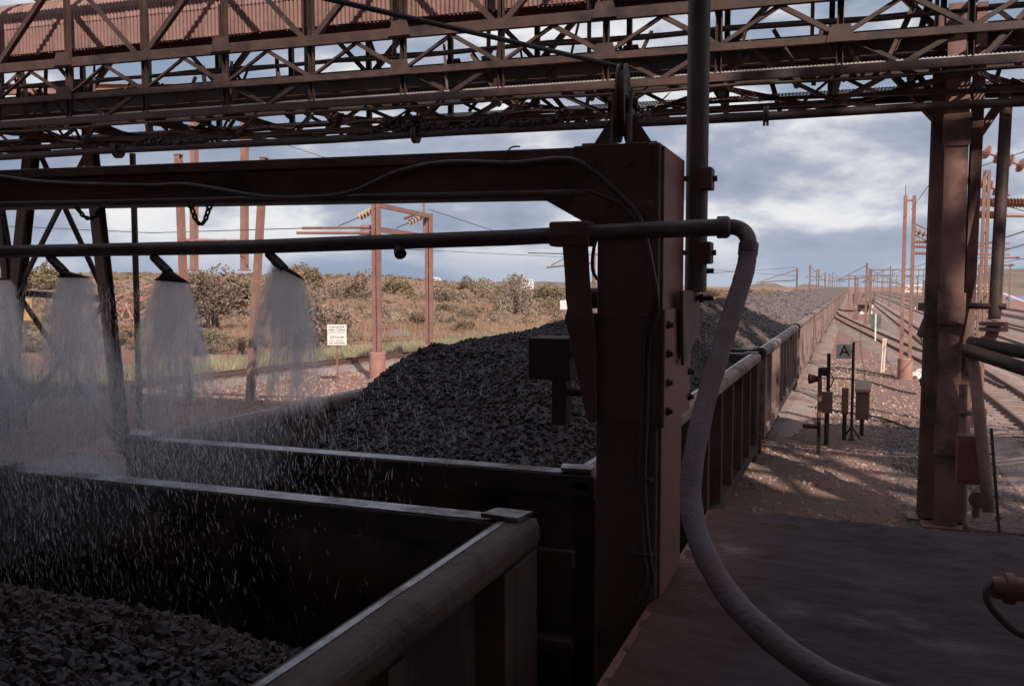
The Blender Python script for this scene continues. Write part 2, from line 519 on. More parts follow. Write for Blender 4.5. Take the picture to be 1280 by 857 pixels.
def spray_mat():
    m, n, l, p = new_mat('water_spray_sheet')
    out = n['Material Output']
    n.remove(p)
    tr = n.new('ShaderNodeBsdfTransparent')
    df = n.new('ShaderNodeBsdfDiffuse'); df.inputs[0].default_value = (0.95, 0.92, 0.92, 1)
    tl = n.new('ShaderNodeBsdfTranslucent'); tl.inputs[0].default_value = (0.95, 0.92, 0.92, 1)
    mx = n.new('ShaderNodeMixShader'); mx.inputs[0].default_value = 0.8
    l.new(df.outputs[0], mx.inputs[1]); l.new(tl.outputs[0], mx.inputs[2])
    uv = n.new('ShaderNodeUVMap'); uv.uv_map = 'flow'
    sp = n.new('ShaderNodeSeparateXYZ'); l.new(uv.outputs[0], sp.inputs[0])

    def nz(sx, sy, detail):
        mp = n.new('ShaderNodeMapping'); mp.inputs['Scale'].default_value = (sx, sy, 1)
        l.new(uv.outputs[0], mp.inputs[0])
        x = n.new('ShaderNodeTexNoise'); x.inputs['Scale'].default_value = 1.0; x.inputs['Detail'].default_value = detail
        l.new(mp.outputs[0], x.inputs[0])
        return x.outputs['Fac']

    def mth(op, a, b, clamp=False):
        k = n.new('ShaderNodeMath'); k.operation = op; k.use_clamp = clamp
        for i, v in enumerate((a, b)):
            if isinstance(v, (int, float)): k.inputs[i].default_value = v
            else: l.new(v, k.inputs[i])
        return k.outputs[0]
    streak = nz(46, 1.6, 4)
    drops = nz(30, 14, 5)
    # sheet near the mouth, breaking into streaks and gaps lower down
    fall = sp.outputs[1]
    thr = mth('MULTIPLY_ADD', fall, 0.50)
    n_thr = thr.node; n_thr.inputs[2].default_value = 0.06
    ragb = mth('MULTIPLY', mth('SUBTRACT', nz(6, 3.5, 4), 0.5), mth('MULTIPLY', fall, 1.1))
    mixn = mth('ADD', ragb, mth('ADD', mth('MULTIPLY', streak, 0.66), mth('MULTIPLY', drops, 0.34)))
    a = mth('MULTIPLY', mth('SUBTRACT', mixn, thr), 3.2, True)
    # soft sides and foot
    rag = nz(6, 3.5, 4)
    uf = mth('FRACT', sp.outputs[0], 0.0)
    side = mth('MULTIPLY', mth('MULTIPLY', uf, mth('SUBTRACT', 1.0, uf)), mth('MULTIPLY_ADD', mth('MULTIPLY', rag, rag), 14.0), True)
    foot = mth('MULTIPLY', mth('SUBTRACT', 1.0, fall), 3.0, True)
    a = mth('MULTIPLY', mth('MULTIPLY', a, side), mth('MULTIPLY', foot, 0.92))
    fin = n.new('ShaderNodeMixShader')
    l.new(a, fin.inputs[0]); l.new(tr.outputs[0], fin.inputs[1]); l.new(mx.outputs[0], fin.inputs[2])
    l.new(fin.outputs[0], out.inputs[0])
    return m


M['spray'] = spray_mat()


def drop_mat():
    m, n, l, p = new_mat('falling_water_drops')
    out = n['Material Output']; n.remove(p)
    df = n.new('ShaderNodeBsdfDiffuse'); df.inputs[0].default_value = (0.9, 0.88, 0.9, 1)
    tl = n.new('ShaderNodeBsdfTranslucent'); tl.inputs[0].default_value = (0.9, 0.88, 0.9, 1)
    mx = n.new('ShaderNodeMixShader'); mx.inputs[0].default_value = 0.75
    l.new(df.outputs[0], mx.inputs[1]); l.new(tl.outputs[0], mx.inputs[2])
    tr = n.new('ShaderNodeBsdfTransparent'); fin = n.new('ShaderNodeMixShader')
    f = add_noise(n, l, 9.0, 2, 0.6)
    mr = n.new('ShaderNodeMapRange'); mr.inputs[1].default_value = 0.35; mr.inputs[2].default_value = 0.65; mr.inputs[3].default_value = 0.15; mr.inputs[4].default_value = 0.95
    l.new(f, mr.inputs[0]); l.new(mr.outputs[0], fin.inputs[0]); l.new(tr.outputs[0], fin.inputs[1]); l.new(mx.outputs[0], fin.inputs[2])
    l.new(fin.outputs[0], out.inputs[0])
    return m


M['drops'] = drop_mat()


# ------------------------------------------------------------------ rocks and leaves as one mesh
_t = (1 + 5 ** 0.5) / 2
ICO_V = np.array([(-1, _t, 0), (1, _t, 0), (-1, -_t, 0), (1, -_t, 0), (0, -1, _t), (0, 1, _t), (0, -1, -_t), (0, 1, -_t), (_t, 0, -1), (_t, 0, 1), (-_t, 0, -1), (-_t, 0, 1)]) / 1.9
ICO_F = np.array([(0, 11, 5), (0, 5, 1), (0, 1, 7), (0, 7, 10), (0, 10, 11), (1, 5, 9), (5, 11, 4), (11, 10, 2), (10, 7, 6), (7, 1, 8), (3, 9, 4), (3, 4, 2), (3, 2, 6), (3, 6, 8), (3, 8, 9), (4, 9, 5), (2, 4, 11), (6, 2, 10), (8, 6, 7), (9, 8, 1)])
OCT_V = np.array([(1, 0, 0), (-1, 0, 0), (0, 1, 0), (0, -1, 0), (0, 0, 1), (0, 0, -1)], float)
OCT_F = np.array([(0, 2, 4), (2, 1, 4), (1, 3, 4), (3, 0, 4), (2, 0, 5), (1, 2, 5), (3, 1, 5), (0, 3, 5)])


def tri_mesh(name, V, Fc):
    me = bpy.data.meshes.new(name)
    nv, nf = len(V), len(Fc)
    me.vertices.add(nv); me.vertices.foreach_set('co', np.asarray(V, np.float32).ravel())
    me.loops.add(nf * 3); me.loops.foreach_set('vertex_index', np.asarray(Fc, np.int32).ravel())
    me.polygons.add(nf)
    me.polygons.foreach_set('loop_start', np.arange(0, nf * 3, 3, dtype=np.int32))
    me.update(calc_edges=True)
    me.validate()
    me.shade_flat()
    return me


def rand_rot(n):
    q = rng.normal(size=(n, 4)); q /= np.linalg.norm(q, axis=1)[:, None]
    w, x, y, z = q.T
    return np.stack([1 - 2 * (y * y + z * z), 2 * (x * y - z * w), 2 * (x * z + y * w), 2 * (x * y + z * w), 1 - 2 * (x * x + z * z), 2 * (y * z - x * w), 2 * (x * z - y * w), 2 * (y * z + x * w), 1 - 2 * (x * x + y * y)], 1).reshape(n, 3, 3)


def rock_arrays(P, S, base=ICO_V, faces=ICO_F, jitter=0.4):
    n = len(P)
    k = len(base)
    V = np.repeat(base[None], n, 0) * (1 + rng.uniform(-jitter, jitter, (n, k, 1)))
    V = V * rng.uniform(0.6, 1.15, (n, 1, 3))
    V = np.einsum('nij,nkj->nki', rand_rot(n), V) * S[:, None, None] + P[:, None, :]
    Fc = faces[None] + (np.arange(n) * k)[:, None, None]
    return V.reshape(-1, 3), Fc.reshape(-1, 3)


def vnoise(x, y, seed=0):
    """smooth value noise on arrays"""
    xi, yi = np.floor(x).astype(int), np.floor(y).astype(int)
    xf, yf = x - xi, y - yi
    xf = xf * xf * (3 - 2 * xf); yf = yf * yf * (3 - 2 * yf)

    def h(a, b):
        v = np.sin(a * 127.1 + b * 311.7 + seed * 74.7) * 43758.5453
        return v - np.floor(v)
    return (h(xi, yi) * (1 - xf) + h(xi + 1, yi) * xf) * (1 - yf) + (h(xi, yi + 1) * (1 - xf) + h(xi + 1, yi + 1) * xf) * yf


def grid_mesh_arrays(x0, x1, y0, y1, nx, ny, zf):
    xs = np.linspace(x0, x1, nx); ys = np.linspace(y0, y1, ny)
    X, Y = np.meshgrid(xs, ys, indexing='ij')
    V = np.stack([X, Y, zf(X, Y)], -1).reshape(-1, 3)
    i, j = np.meshgrid(np.arange(nx - 1), np.arange(ny - 1), indexing='ij')
    a = (i * ny + j).ravel()
    Fc = np.concatenate([np.stack([a, a + ny, a + ny + 1], 1), np.stack([a, a + ny + 1, a + 1], 1)])
    return V, Fc


def mesh_obj(name, V, Fc, mat, parent=None, loc=None, smooth=False):
    me = tri_mesh(name, V, Fc)
    me.materials.append(mat)
    if smooth:
        me.polygons.foreach_set('use_smooth', np.ones(len(me.polygons), bool))
    o = bpy.data.objects.new(name, me)
    col.objects.link(o)
    if parent is not None: o.parent = parent
    if loc is not None: o.location = loc
    return o
#==PART2

# ------------------------------------------------------------------ ground and hills
def hill_z(X, Y):
    r = np.hypot(X, Y)
    phi = np.degrees(np.arctan2(-X, Y))
    amp = np.clip((phi - 19) / 13, 0, 1); amp = amp * amp * (3 - 2 * amp) * np.clip((160 - phi) / 40, 0, 1)
    t = np.clip((r - 130) / 520, 0, 1); t = t * t * (3 - 2 * t)
    z = 9.5 * amp * t * (0.85 + 0.3 * vnoise(X / 120, Y / 120, 3))
    z += (vnoise(X / 9, Y / 9, 1) - 0.5) * 0.35 * np.clip((-X - 27) / 10, 0, 1) * np.clip((r - 25) / 20, 0, 1)
    z += 5.0 * np.clip((phi - 14) / 6, 0, 1) * np.clip((r - 300) / 500, 0, 1) * 0.6
    return z


def ground_z(x, y):
    return float(hill_z(np.array([x], float), np.array([y], float))[0])


rad = np.concatenate([[0.0], np.geomspace(1.5, 9000, 150)])
ang = np.linspace(0, 2 * math.pi, 361)[:-1]
na = len(ang)
Rr, Aa = np.meshgrid(rad[1:], ang, indexing='ij')
GX, GY = -Rr * np.sin(Aa), Rr * np.cos(Aa)
GV = np.concatenate([[[0, 0, 0]], np.stack([GX, GY, hill_z(GX, GY)], -1).reshape(-1, 3)])
nr = len(rad) - 1
i, j = np.meshgrid(np.arange(nr - 1), np.arange(na), indexing='ij')
a = (1 + i * na + j).ravel(); b = (1 + i * na + (j + 1) % na).ravel()
GF = np.concatenate([np.stack([a, b + na, a + na], 1)[:, ::-1], np.stack([a, b, b + na], 1)[:, ::-1], np.stack([np.zeros(na, int), 1 + np.arange(na), 1 + (np.arange(na) + 1) % na], 1)])
nrm = np.cross(GV[GF[:, 1]] - GV[GF[:, 0]], GV[GF[:, 2]] - GV[GF[:, 0]])
GF[nrm[:, 2] < 0] = GF[nrm[:, 2] < 0][:, ::-1]
struct(mesh_obj('ground', GV, GF, M['ground'], smooth=True), 'red earth plain with gravel yard and dry grass')


def ridge(name, px0, px1, dist, depth, prof, label):
    """a hill standing at a real distance; prof(t) gives height over the plain"""
    n, m = 60, 14
    V = []
    for q in range(m):
        w = q / (m - 1)
        for k in range(n):
            t = k / (n - 1)
            p = at(px0 + (px1 - px0) * t, 358, d=dist + depth * w)
            h = prof(t) * math.sin(math.pi * w) ** 0.7
            h *= 0.85 + 0.3 * float(vnoise(np.array([t * 14.0]), np.array([w * 5.0]), 5)[0])
            V.append((p.x, p.y, h - 0.5))
    Fc = []
    for q in range(m - 1):
        for k in range(n - 1):
            x = q * n + k
            Fc += [(x, x + 1, x + n + 1), (x, x + n + 1, x + n)]
    return struct(mesh_obj(name, V, Fc, M['hill'], smooth=True), label)


sm = lambda t: max(0.0, min(1.0, t)) ** 2 * (3 - 2 * max(0.0, min(1.0, t)))
ridge('hills', 1165, 1900, 420, 500, lambda t: 19 * sm(t / 0.12) * sm((1 - t) / 0.2), 'grey scrub covered mesa beyond the yard')
ridge('hills', 930, 1045, 5200, 1200, lambda t: 38 * (sm(t / 0.15) * sm((0.5 - t) / 0.2) * 0.7 + 0.5 * sm((t - 0.55) / 0.1) * sm((1 - t) / 0.3)), 'low flat topped hills on the far horizon')
ridge('hills', 560, 900, 6000, 1200, lambda t: 40 * sm(t / 0.2) * sm((1 - t) / 0.4), 'faint long ridge on the horizon behind the scrub')


def blob_sheet(name, pts, z, mat, label):
    m = MB(); n = len(pts)
    P = spline([(p[0], p[1], z) for p in pts] + [(pts[0][0], pts[0][1], z)], 5)[:-1]
    m.add(P, [tuple(range(len(P)))])
    o = m.build(name, mat)
    if o.data.polygons[0].normal.z < 0: o.data.flip_normals()
    return struct(o, label)


def pond(px, py, w, h, label, z=0.15):
    c = [at(px + w * math.cos(q) * random.uniform(0.75, 1.1), py + h * math.sin(q) * random.uniform(0.75, 1.1), Z=z) for q in np.linspace(0, 2 * math.pi, 11)[:-1]]
    blob_sheet('pond', [(p.x, p.y) for p in c], z, M['pond'], label)


pond(488, 419, 52, 7, 'shallow muddy pond behind the danger sign', 0.15)
pond(607, 421, 34, 5, 'small muddy puddle near the ore heap', 0.15)
pond(680, 410, 26, 3, 'narrow strip of standing water in the scrub', 0.15)

# wet concrete apron between the train and the left line
mb = MB()
mb.box(-16.5, -5.3, 3.0, 22.5, -0.2, 0.06)
struct(mb.build('apron', M['apron']), 'wet grey concrete apron left of the train')
# dirt mound on it
V, Fc = grid_mesh_arrays(-1, 1, -1, 1, 30, 30, lambda x, y: np.maximum(0, 1 - (x * x + y * y)) ** 0.8 * (0.9 + 0.2 * vnoise(x * 3, y * 3, 2)) - 0.05)
pm = at(160, 566, Z=0.06)
V = V * np.array([1.5, 0.9, 0.42]) + np.array([pm.x - 0.2, pm.y + 0.6, 0.06])
tag(mesh_obj('dirt_mound', V, Fc, M['mound'], smooth=True), 'pale rounded dirt mound left of the second wagon', 'mound')


# ------------------------------------------------------------------ railway tracks
def resample(path, step):
    P = [Vector((p[0], p[1], 0)) for p in path]
    out = [P[0]]
    for a_, b_ in zip(P, P[1:]):
        L = (b_ - a_).length
        k = max(1, int(L / step))
        for q in range(1, k + 1): out.append(a_.lerp(b_, q / k))
    return out


def track(path, label, ztop=0.34, bed=True, sleepers=True, name='railway_track'):
    P = resample(path, 1.5)
    t = thing(name, label, 'track', (P[0].x, P[0].y, 0))
    N = []
    for k in range(len(P)):
        d_ = (P[min(k + 1, len(P) - 1)] - P[max(k - 1, 0)]).normalized()
        N.append(Vector((d_.y, -d_.x, 0)))
    if bed:
        m = MB(); prof = [(-1.9, 0.006), (-1.25, ztop - 0.17), (1.25, ztop - 0.17), (1.9, 0.006)]
        vs = [P[k] + N[k] * o_ + Vector((0, 0, z_)) for k in range(len(P)) for o_, z_ in prof]
        fs = []
        for k in range(len(P) - 1):
            for q in range(3):
                x = k * 4 + q
                fs.append((x, x + 1, x + 5, x + 4))
        m.add(vs, fs)
        ob = m.build('ballast_bed', M['ballast'], t)
        if ob.data.polygons[1].normal.z < 0: ob.data.flip_normals()
    for s_ in (-1, 1):
        m = MB()
        for w_, h0, h1 in ((0.07, ztop - 0.04, ztop), (0.02, ztop - 0.12, ztop - 0.04), (0.13, ztop - 0.14, ztop - 0.12)):
            vs = []; fs = []
            for k in range(len(P)):
                c_ = P[k] + N[k] * (s_ * 0.57)
                for o_, z_ in ((-w_ / 2, h0), (w_ / 2, h0), (w_ / 2, h1), (-w_ / 2, h1)):
                    vs.append(c_ + N[k] * o_ + Vector((0, 0, z_)))
            for k in range(len(P) - 1):
                for q in range(4):
                    x = k * 4 + q; y = k * 4 + (q + 1) % 4
                    fs.append((x, y, y + 4, x + 4))
            m.add(vs, fs)
        m.build('rail', M['rail'], t)
    if sleepers:
        m = MB()
        L = 0; nx = 0
        for k in range(len(P) - 1):
            seg = (P[k + 1] - P[k]).length
            while nx < L + seg:
                c_ = P[k].lerp(P[k + 1], (nx - L) / seg)
                if c_.length < 110:
                    n_ = N[k]
                    m.bar(c_ - n_ * 1.05 + Vector((0, 0, ztop - 0.19)), c_ + n_ * 1.05 + Vector((0, 0, ztop - 0.19)), 0.24, 0.10)
                nx += 0.75
            L += seg
        if m.v:
            o = m.build('sleepers', M['sleeper'], t); o['kind'] = 'stuff'
    return t


XT = -2.89   # train centre line
track([(XT, -15), (XT, 700)], 'ballasted track under the loaded ore train')
track([(-29.0, 0), (-25.7, 20.6), (-21.8, 44.7), (-14, 92), (-6.5, 140), (-3.6, 170)], 'single line curving through the grass left of the train')
track([(4.9, 3), (4.9, 700)], 'nearest yard track right of the steel tower')
track([(4.7, 36), (4.2, 44), (2.4, 66), (0.1, 94), (-1.9, 122), (-3.0, 150)], 'diverging crossover track swinging toward the ore train', 0.30)
track([(4.9, 60), (5.6, 74), (8.4, 100), (9.6, 120)], 'turnout track curving between the first two yard tracks', 0.30)
track([(9.6, 10), (9.6, 700)], 'second yard track right of the tower')
track([(13.8, 15), (13.8, 700)], 'third yard track right of the tower')
track([(18.5, 25), (18.5, 700)], 'fourth yard track further out to the right')
track([(23.5, 30), (23.5, 700)], 'outermost yard track below the mesa')

# ------------------------------------------------------------------ ballast stones and gravel beside the train
n = 9000
PX = rng.uniform(-1.9, 3.6, n); PY = 6.0 + 44 * rng.random(n) ** 1.5
S = rng.uniform(0.018, 0.05, n) * (1 + 0.3 * rng.random(n))
heap = np.clip(0.25 - 0.10 * (PX + 1.6), 0, 1) * np.clip((26 - PY) / 8, 0, 1)
keep = (PX < 0.9) | (rng.random(n) < 0.25)
PZ = 0.01 + heap * 0.9
V, Fc = rock_arrays(np.stack([PX, PY, PZ], 1)[keep], S[keep])
o = mesh_obj('ballast_stones', V, Fc, M['stones']); o['kind'] = 'stuff'; o['label'] = 'loose ballast stones beside the wagons'; o['category'] = 'stones'
V, Fc = grid_mesh_arrays(-1.9, 0.9, 6.0, 26, 40, 160, lambda x, y: np.clip(0.25 - 0.10 * (x + 1.6), 0, 1) * 0.9 * np.clip((26 - y) / 8, 0, 1) + 0.012 + 0.03 * vnoise(x * 6, y * 6, 4))
struct(mesh_obj('ballast_shoulder', V, Fc, M['ground'], smooth=True), 'heaped ballast shoulder along the train')
n = 9000
PX = rng.uniform(-24, -9, n); PY = rng.uniform(22.8, 50, n)
V, Fc = rock_arrays(np.stack([PX, PY, np.full(n, 0.01)], 1), rng.uniform(0.02, 0.06, n))
o = mesh_obj('gravel', V, Fc, M['stones']); o['kind'] = 'stuff'; o['label'] = 'pale loose gravel between the two lines'; o['category'] = 'gravel'
n = 7000
PX = rng.uniform(1, 26, n); PY = 18 + 60 * rng.random(n) ** 1.3
V, Fc = rock_arrays(np.stack([PX, PY, np.full(n, 0.01)], 1), rng.uniform(0.02, 0.055, n))
o = mesh_obj('gravel', V, Fc, M['stones']); o['kind'] = 'stuff'; o['label'] = 'scattered yard gravel around the right hand tracks'; o['category'] = 'gravel'

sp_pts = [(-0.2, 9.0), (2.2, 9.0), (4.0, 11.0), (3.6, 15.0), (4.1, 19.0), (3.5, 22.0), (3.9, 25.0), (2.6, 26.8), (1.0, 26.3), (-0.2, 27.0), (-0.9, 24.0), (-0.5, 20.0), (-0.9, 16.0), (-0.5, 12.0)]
blob_sheet('ore_shade_sheet', sp_pts, 0.02, M['ore_shade'], 'dark ore fines and painted gantry shade over the gravel')  # dark sheet: ore staining plus gantry shade painted into the ground colour
n = 5000
PX = rng.normal(1.1, 1.1, n); PY = rng.normal(22.4, 2.2, n)
V, Fc = rock_arrays(np.stack([PX, PY, np.full(n, 0.02)], 1), rng.uniform(0.015, 0.04, n))
o = mesh_obj('spilt_lumps', V, Fc, M['ore_far']); tag(o, 'dark ore lumps scattered on the gravel below the gantry', 'ore', kind='stuff')

# ------------------------------------------------------------------ platform the picture is taken from
PZ_ = 2.45
V, Fc = grid_mesh_arrays(-0.82, 7.0, -2.6, 5.75, 260, 300, lambda x, y: PZ_ + 0.022 * (vnoise(x * 2.0, y * 4.0, 8) - 0.5) + 0.016 * (vnoise(x * 6, y * 11 + x * 3, 9) - 0.5) + 0.011 * (vnoise(x * 15, y * 22, 10) - 0.5))
pl = MB()
pl.box(-0.80, 6.98, -2.6, 5.73, PZ_ - 0.28, PZ_ - 0.03)
pl.box(0.2, 0.6, 4.6, 5.2, 0, PZ_ - 0.28); pl.box(5.6, 6.0, 4.6, 5.2, 0, PZ_ - 0.28)
pf = struct(pl.build('platform', M['platform']), 'wet dark platform floor with red painted edge')
top = mesh_obj('floor_surface', V, Fc, M['platform'], pf, smooth=True)
ed = MB(); ed.box(-0.835, -0.802, -2.6, 5.73, PZ_ - 0.30, PZ_ - 0.004)
ed.build('edge_plate', M['post_red'], pf)

# unseen loading station behind the photographer, shaped to keep the near half in shade
st = thing('loading_station', 'unseen tall red sheeted loading station, shaped to shade the platform', 'building', (8, -6, 0))
m = MB(); m.box(-13, 14, -16, -3.0, 6.8, 26.3); m.build('high_shade_block', M['station'], st)  # unseen block, height set so its shadow covers train and lower gantry
m = MB(); m.box(14.01, 27, -16, -3.0, 6.8, 21.6); m.build('low_shade_block', M['station'], st)  # unseen lower block, height set to leave the right tower sunlit
gs = random.Random(9)  # open lattice added on the unseen roof to throw dappled shade
x = 13.6
while x < 27:
    wv_ = gs.uniform(0.25, 0.6); lean = gs.uniform(-0.5, 0.5)
    m = MB(); m.bar((x, -3.2, 21.61), (x + lean, -3.2, 27.0), wv_, 0.3, up=(0, 1, 0)); m.build('dapple_post', M['station'], st)
    x += wv_ + gs.uniform(0.9, 2.0)
for z_ in (22.9, 24.6, 26.4):
    m = MB(); m.box(14.02, 27, -3.05, -2.9, z_, z_ + gs.uniform(0.2, 0.5)); m.build('dapple_rail', M['station'], st)
for k in range(7):
    x = 14 + k * 1.9
    m = MB(); m.bar((x, -3.6, 21.62), (x + 2.2, -3.6, 26.9), 0.3, 0.2, up=(0, 1, 0)); m.build('dapple_brace', M['station'], st)
m = MB(); m.box(7.2, 27, -16, -3.01, 0.0, 6.79); m.build('lower_wall', M['station'], st)
m = MB(); m.box(-13, -7.6, -16, -3.01, 0.0, 6.79); m.build('lower_wall', M['station'], st)
m = MB(); m.box(-7.6, 7.4, -2.99, 2.5, 6.5, 6.7); m.build('roof', M['station'], st)  # roof added out of view to darken the platform
m = MB(); m.box(7.1, 7.2, -2.99, 4.9, 0.0, 6.49); m.build('shade_wall', M['station'], st)  # unseen side walls and posts, added to cut sky light on the foreground
m = MB(); m.box(-7.6, -7.5, -2.99, 4.9, 0.0, 6.49); m.build('shade_wall', M['station'], st)
for x in (-7.3, 6.9):
    m = MB(); m.ibeam((x, 4.7, 0), (x, 4.7, 6.49), 0.3, 0.3, 0.02, up=(0, 1, 0)); m.build('shade_wall_post', M['gantry'], st)
#==PART3

# ------------------------------------------------------------------ ore wagons
WL, WH = 9.2, 1.65            # length, half width
RIM, SILL = 2.9, 1.45


def wagon_parts(root):
    """all in wagon coordinates: origin on the ground under the wagon's middle, y along the train"""
    h = WL / 2
    for s_ in (-1, 1):
        m = MB()
        xo, xi = s_ * (WH - 0.13), s_ * (WH - 0.145)
        m.box(min(xo, xi - s_ * 0.01), max(xo, xi - s_ * 0.01), -h + 0.03, h - 0.03, SILL + 0.12, RIM - 0.06)
        side = m.build('side_wall', M['wagon'], root)
        m = MB(); y = WH - 0.145
        m.box(min(s_ * (y - 0.02), s_ * (y - 0.011)), max(s_ * (y - 0.02), s_ * (y - 0.011)), -h + 0.04, h - 0.04, SILL + 0.14, RIM - 0.07)
        m.build('liner_plate', M['inner'], side)
        m = MB(); m.box(min(s_ * (WH - 0.19), s_ * WH), max(s_ * (WH - 0.19), s_ * WH), -h, h, RIM - 0.14, RIM - 0.004)
        rail = m.build('top_rail', M['wagon'], root, bevel=0.05)
        rail.modifiers[0].segments = 4
        m = MB()
        vs = []; nseg = 40
        for k in range(nseg + 1):
            yy = -h + 0.02 + (WL - 0.04) * k / nseg
            e = 0.0025 * math.sin(k * 2.3)
            for x_ in (WH - 0.142, WH - 0.115 + e):
                vs.append((s_ * x_, yy, RIM - 0.001))
        fs = [((2 * k, 2 * k + 1, 2 * k + 3, 2 * k + 2) if s_ > 0 else (2 * k + 2, 2 * k + 3, 2 * k + 1, 2 * k)) for k in range(nseg)]
        m.add(vs, fs)
        m.build('worn_top', M['rimtop'], rail)
        m = MB(); m.box(min(s_ * (WH - 0.16), s_ * (WH - 0.02)), max(s_ * (WH - 0.16), s_ * (WH - 0.02)), -h + 0.01, h - 0.01, SILL - 0.02, SILL + 0.12)
        m.build('side_sill', M['wagon'], root, bevel=0.01)
        for k in range(10):
            yy = -h + 0.35 + k * (WL - 0.7) / 9
            m = MB()
            w0 = 0.10
            poly = [(s_ * (WH - 0.13), yy - w0, SILL + 0.121), (s_ * (WH - 0.13), yy + w0, SILL + 0.121), (s_ * (WH - 0.13), yy + w0, RIM - 0.141), (s_ * (WH - 0.13), yy - w0, RIM - 0.141)]
            q = [(s_ * (WH - 0.02), yy - 0.055, SILL + 0.121), (s_ * (WH - 0.02), yy + 0.055, SILL + 0.121), (s_ * (WH - 0.02), yy + 0.055, RIM - 0.141), (s_ * (WH - 0.02), yy - 0.055, RIM - 0.141)]
            m.add(poly + q, [(3, 2, 1, 0), (4, 5, 6, 7), (0, 1, 5, 4), (1, 2, 6, 5), (2, 3, 7, 6), (3, 0, 4, 7)])
            m.build('rib', M['wagon'], side)
    for e in (-1, 1):
        y0 = e * (h - 0.02)
        m = MB(); m.box(-WH + 0.14, WH - 0.14, min(y0, y0 - e * 0.03), max(y0, y0 - e * 0.03), SILL + 0.12, RIM - 0.05)
        end = m.build('end_wall', M['inner'], root)
        m = MB(); m.box(-WH + 0.02, WH - 0.02, min(e * h, e * (h - 0.14)), max(e * h, e * (h - 0.14)), RIM - 0.14, RIM - 0.014)
        er = m.build('end_rail', M['dark'], root, bevel=0.012)
        m = MB()
        vs = []; nseg = 26
        for k in range(nseg + 1):
            xx = -WH + 0.2 + (2 * WH - 0.4) * k / nseg
            ed_ = 0.003 * math.sin(k * 3.1)
            for yy in (h - 0.128 + ed_, h - 0.012):
                vs.append((xx, e * yy, RIM - 0.009))
        fs = [((2 * k, 2 * k + 2, 2 * k + 3, 2 * k + 1) if e > 0 else (2 * k + 1, 2 * k + 3, 2 * k + 2, 2 * k)) for k in range(nseg)]
        m.add(vs, fs)
        m.build('worn_top', M['rimtop'], er)
        m = MB(); m.box(-WH + 0.12, WH - 0.12, min(e * h, e * (h + 0.06)), max(e * h, e * (h + 0.06)), RIM - 0.52, RIM - 0.42)
        m.build('stiffener', M['rail_wet'], end, bevel=0.008)
        m = MB(); m.box(-WH + 0.12, WH - 0.12, min(e * h, e * (h + 0.10)), max(e * h, e * (h + 0.10)), RIM - 0.98, RIM - 0.90)
        m.build('stiffener', M['rail_wet'], end, bevel=0.008)
        m = MB(); m.box(-WH + 0.05, WH - 0.05, min(e * (h - 0.02), e * (h + 0.16)), max(e * (h - 0.02), e * (h + 0.16)), SILL - 0.22, SILL + 0.10)
        m.build('headstock', M['rail_wet'], root, bevel=0.01)
        m = MB(); m.box(-0.12, 0.12, min(e * (h + 0.16), e * (h + 0.46)), max(e * (h + 0.16), e * (h + 0.46)), 0.86, 1.12)
        m.box(-0.18, 0.18, min(e * (h + 0.34), e * (h + 0.45)), max(e * (h + 0.34), e * (h + 0.45)), 0.80, 1.18)
        m.build('coupler', M['under'], root, bevel=0.01)
        for s_ in (-1, 1):
            m = MB()
            m.plate([(s_ * (WH - 0.24), e * (h - 0.13), RIM), (s_ * (WH - 0.06), e * (h - 0.15), RIM), (s_ * (WH - 0.04), e * (h - 0.02), RIM), (s_ * (WH - 0.21), e * (h - 0.01), RIM)], (0, 0, 0.018))
            m.build('corner_cap', M['rimtop'], root)
            m = MB(); xa, xb = s_ * (WH - 0.015), s_ * (WH - 0.16)
            m.box(min(xa, xb), max(xa, xb), min(e * (h - 0.30), e * (h - 0.02)), max(e * (h - 0.30), e * (h - 0.02)), SILL + 0.121, RIM - 0.141)
            m.build('corner_post', M['wagon'], root, bevel=0.015)
    m = MB(); m.box(-WH + 0.16, WH - 0.16, -h + 0.06, h - 0.06, SILL + 0.06, SILL + 0.10)
    m.build('floor', M['inner'], root)
    m = MB(); m.box(-0.3, 0.3, -h, h, 0.95, SILL - 0.23); m.bar((-1.4, 0, SILL - 0.1), (1.4, 0, SILL - 0.1), 0.4, 0.2)
    m.build('underframe', M['under'], root)
    for e in (-1, 1):
        yb = e * (h - 1.75)
        m = MB()
        for s_ in (-1, 1):
            x = s_ * 0.98
            m.plate([(x, yb - 1.15, 0.80), (x, yb - 0.9, 0.62), (x, yb + 0.9, 0.62), (x, yb + 1.15, 0.80), (x, yb + 0.5, 1.02), (x, yb - 0.5, 1.02)], (s_ * 0.12, 0, 0))
        m.box(-1.0, 1.0, yb - 0.18, yb + 0.18, 0.72, 1.0)
        bg_ = m.build('bogie', M['under'], root)
        for ya in (-0.88, 0.88):
            for s_ in (-1, 1):
                m = MB()
                m.lathe((s_ * 0.50, yb + ya, 0.80), (s_ * 0.66, yb + ya, 0.80), [(0, 0.16), (0, 0.50), (0.25, 0.50), (0.3, 0.46), (0.95, 0.455), (1, 0.38), (1.0, 0.12)], 18)
                m.build('wheel', M['rail'], bg_, smooth=True)


ORD = ['first', 'second', 'third', 'fourth', 'fifth', 'sixth', 'seventh', 'eighth', 'ninth', 'tenth']


def copy_tree(o, parent=None):
    c = o.copy(); col.objects.link(c)
    if parent is not None: c.parent = parent
    for ch in o.children: copy_tree(ch, c)
    return c


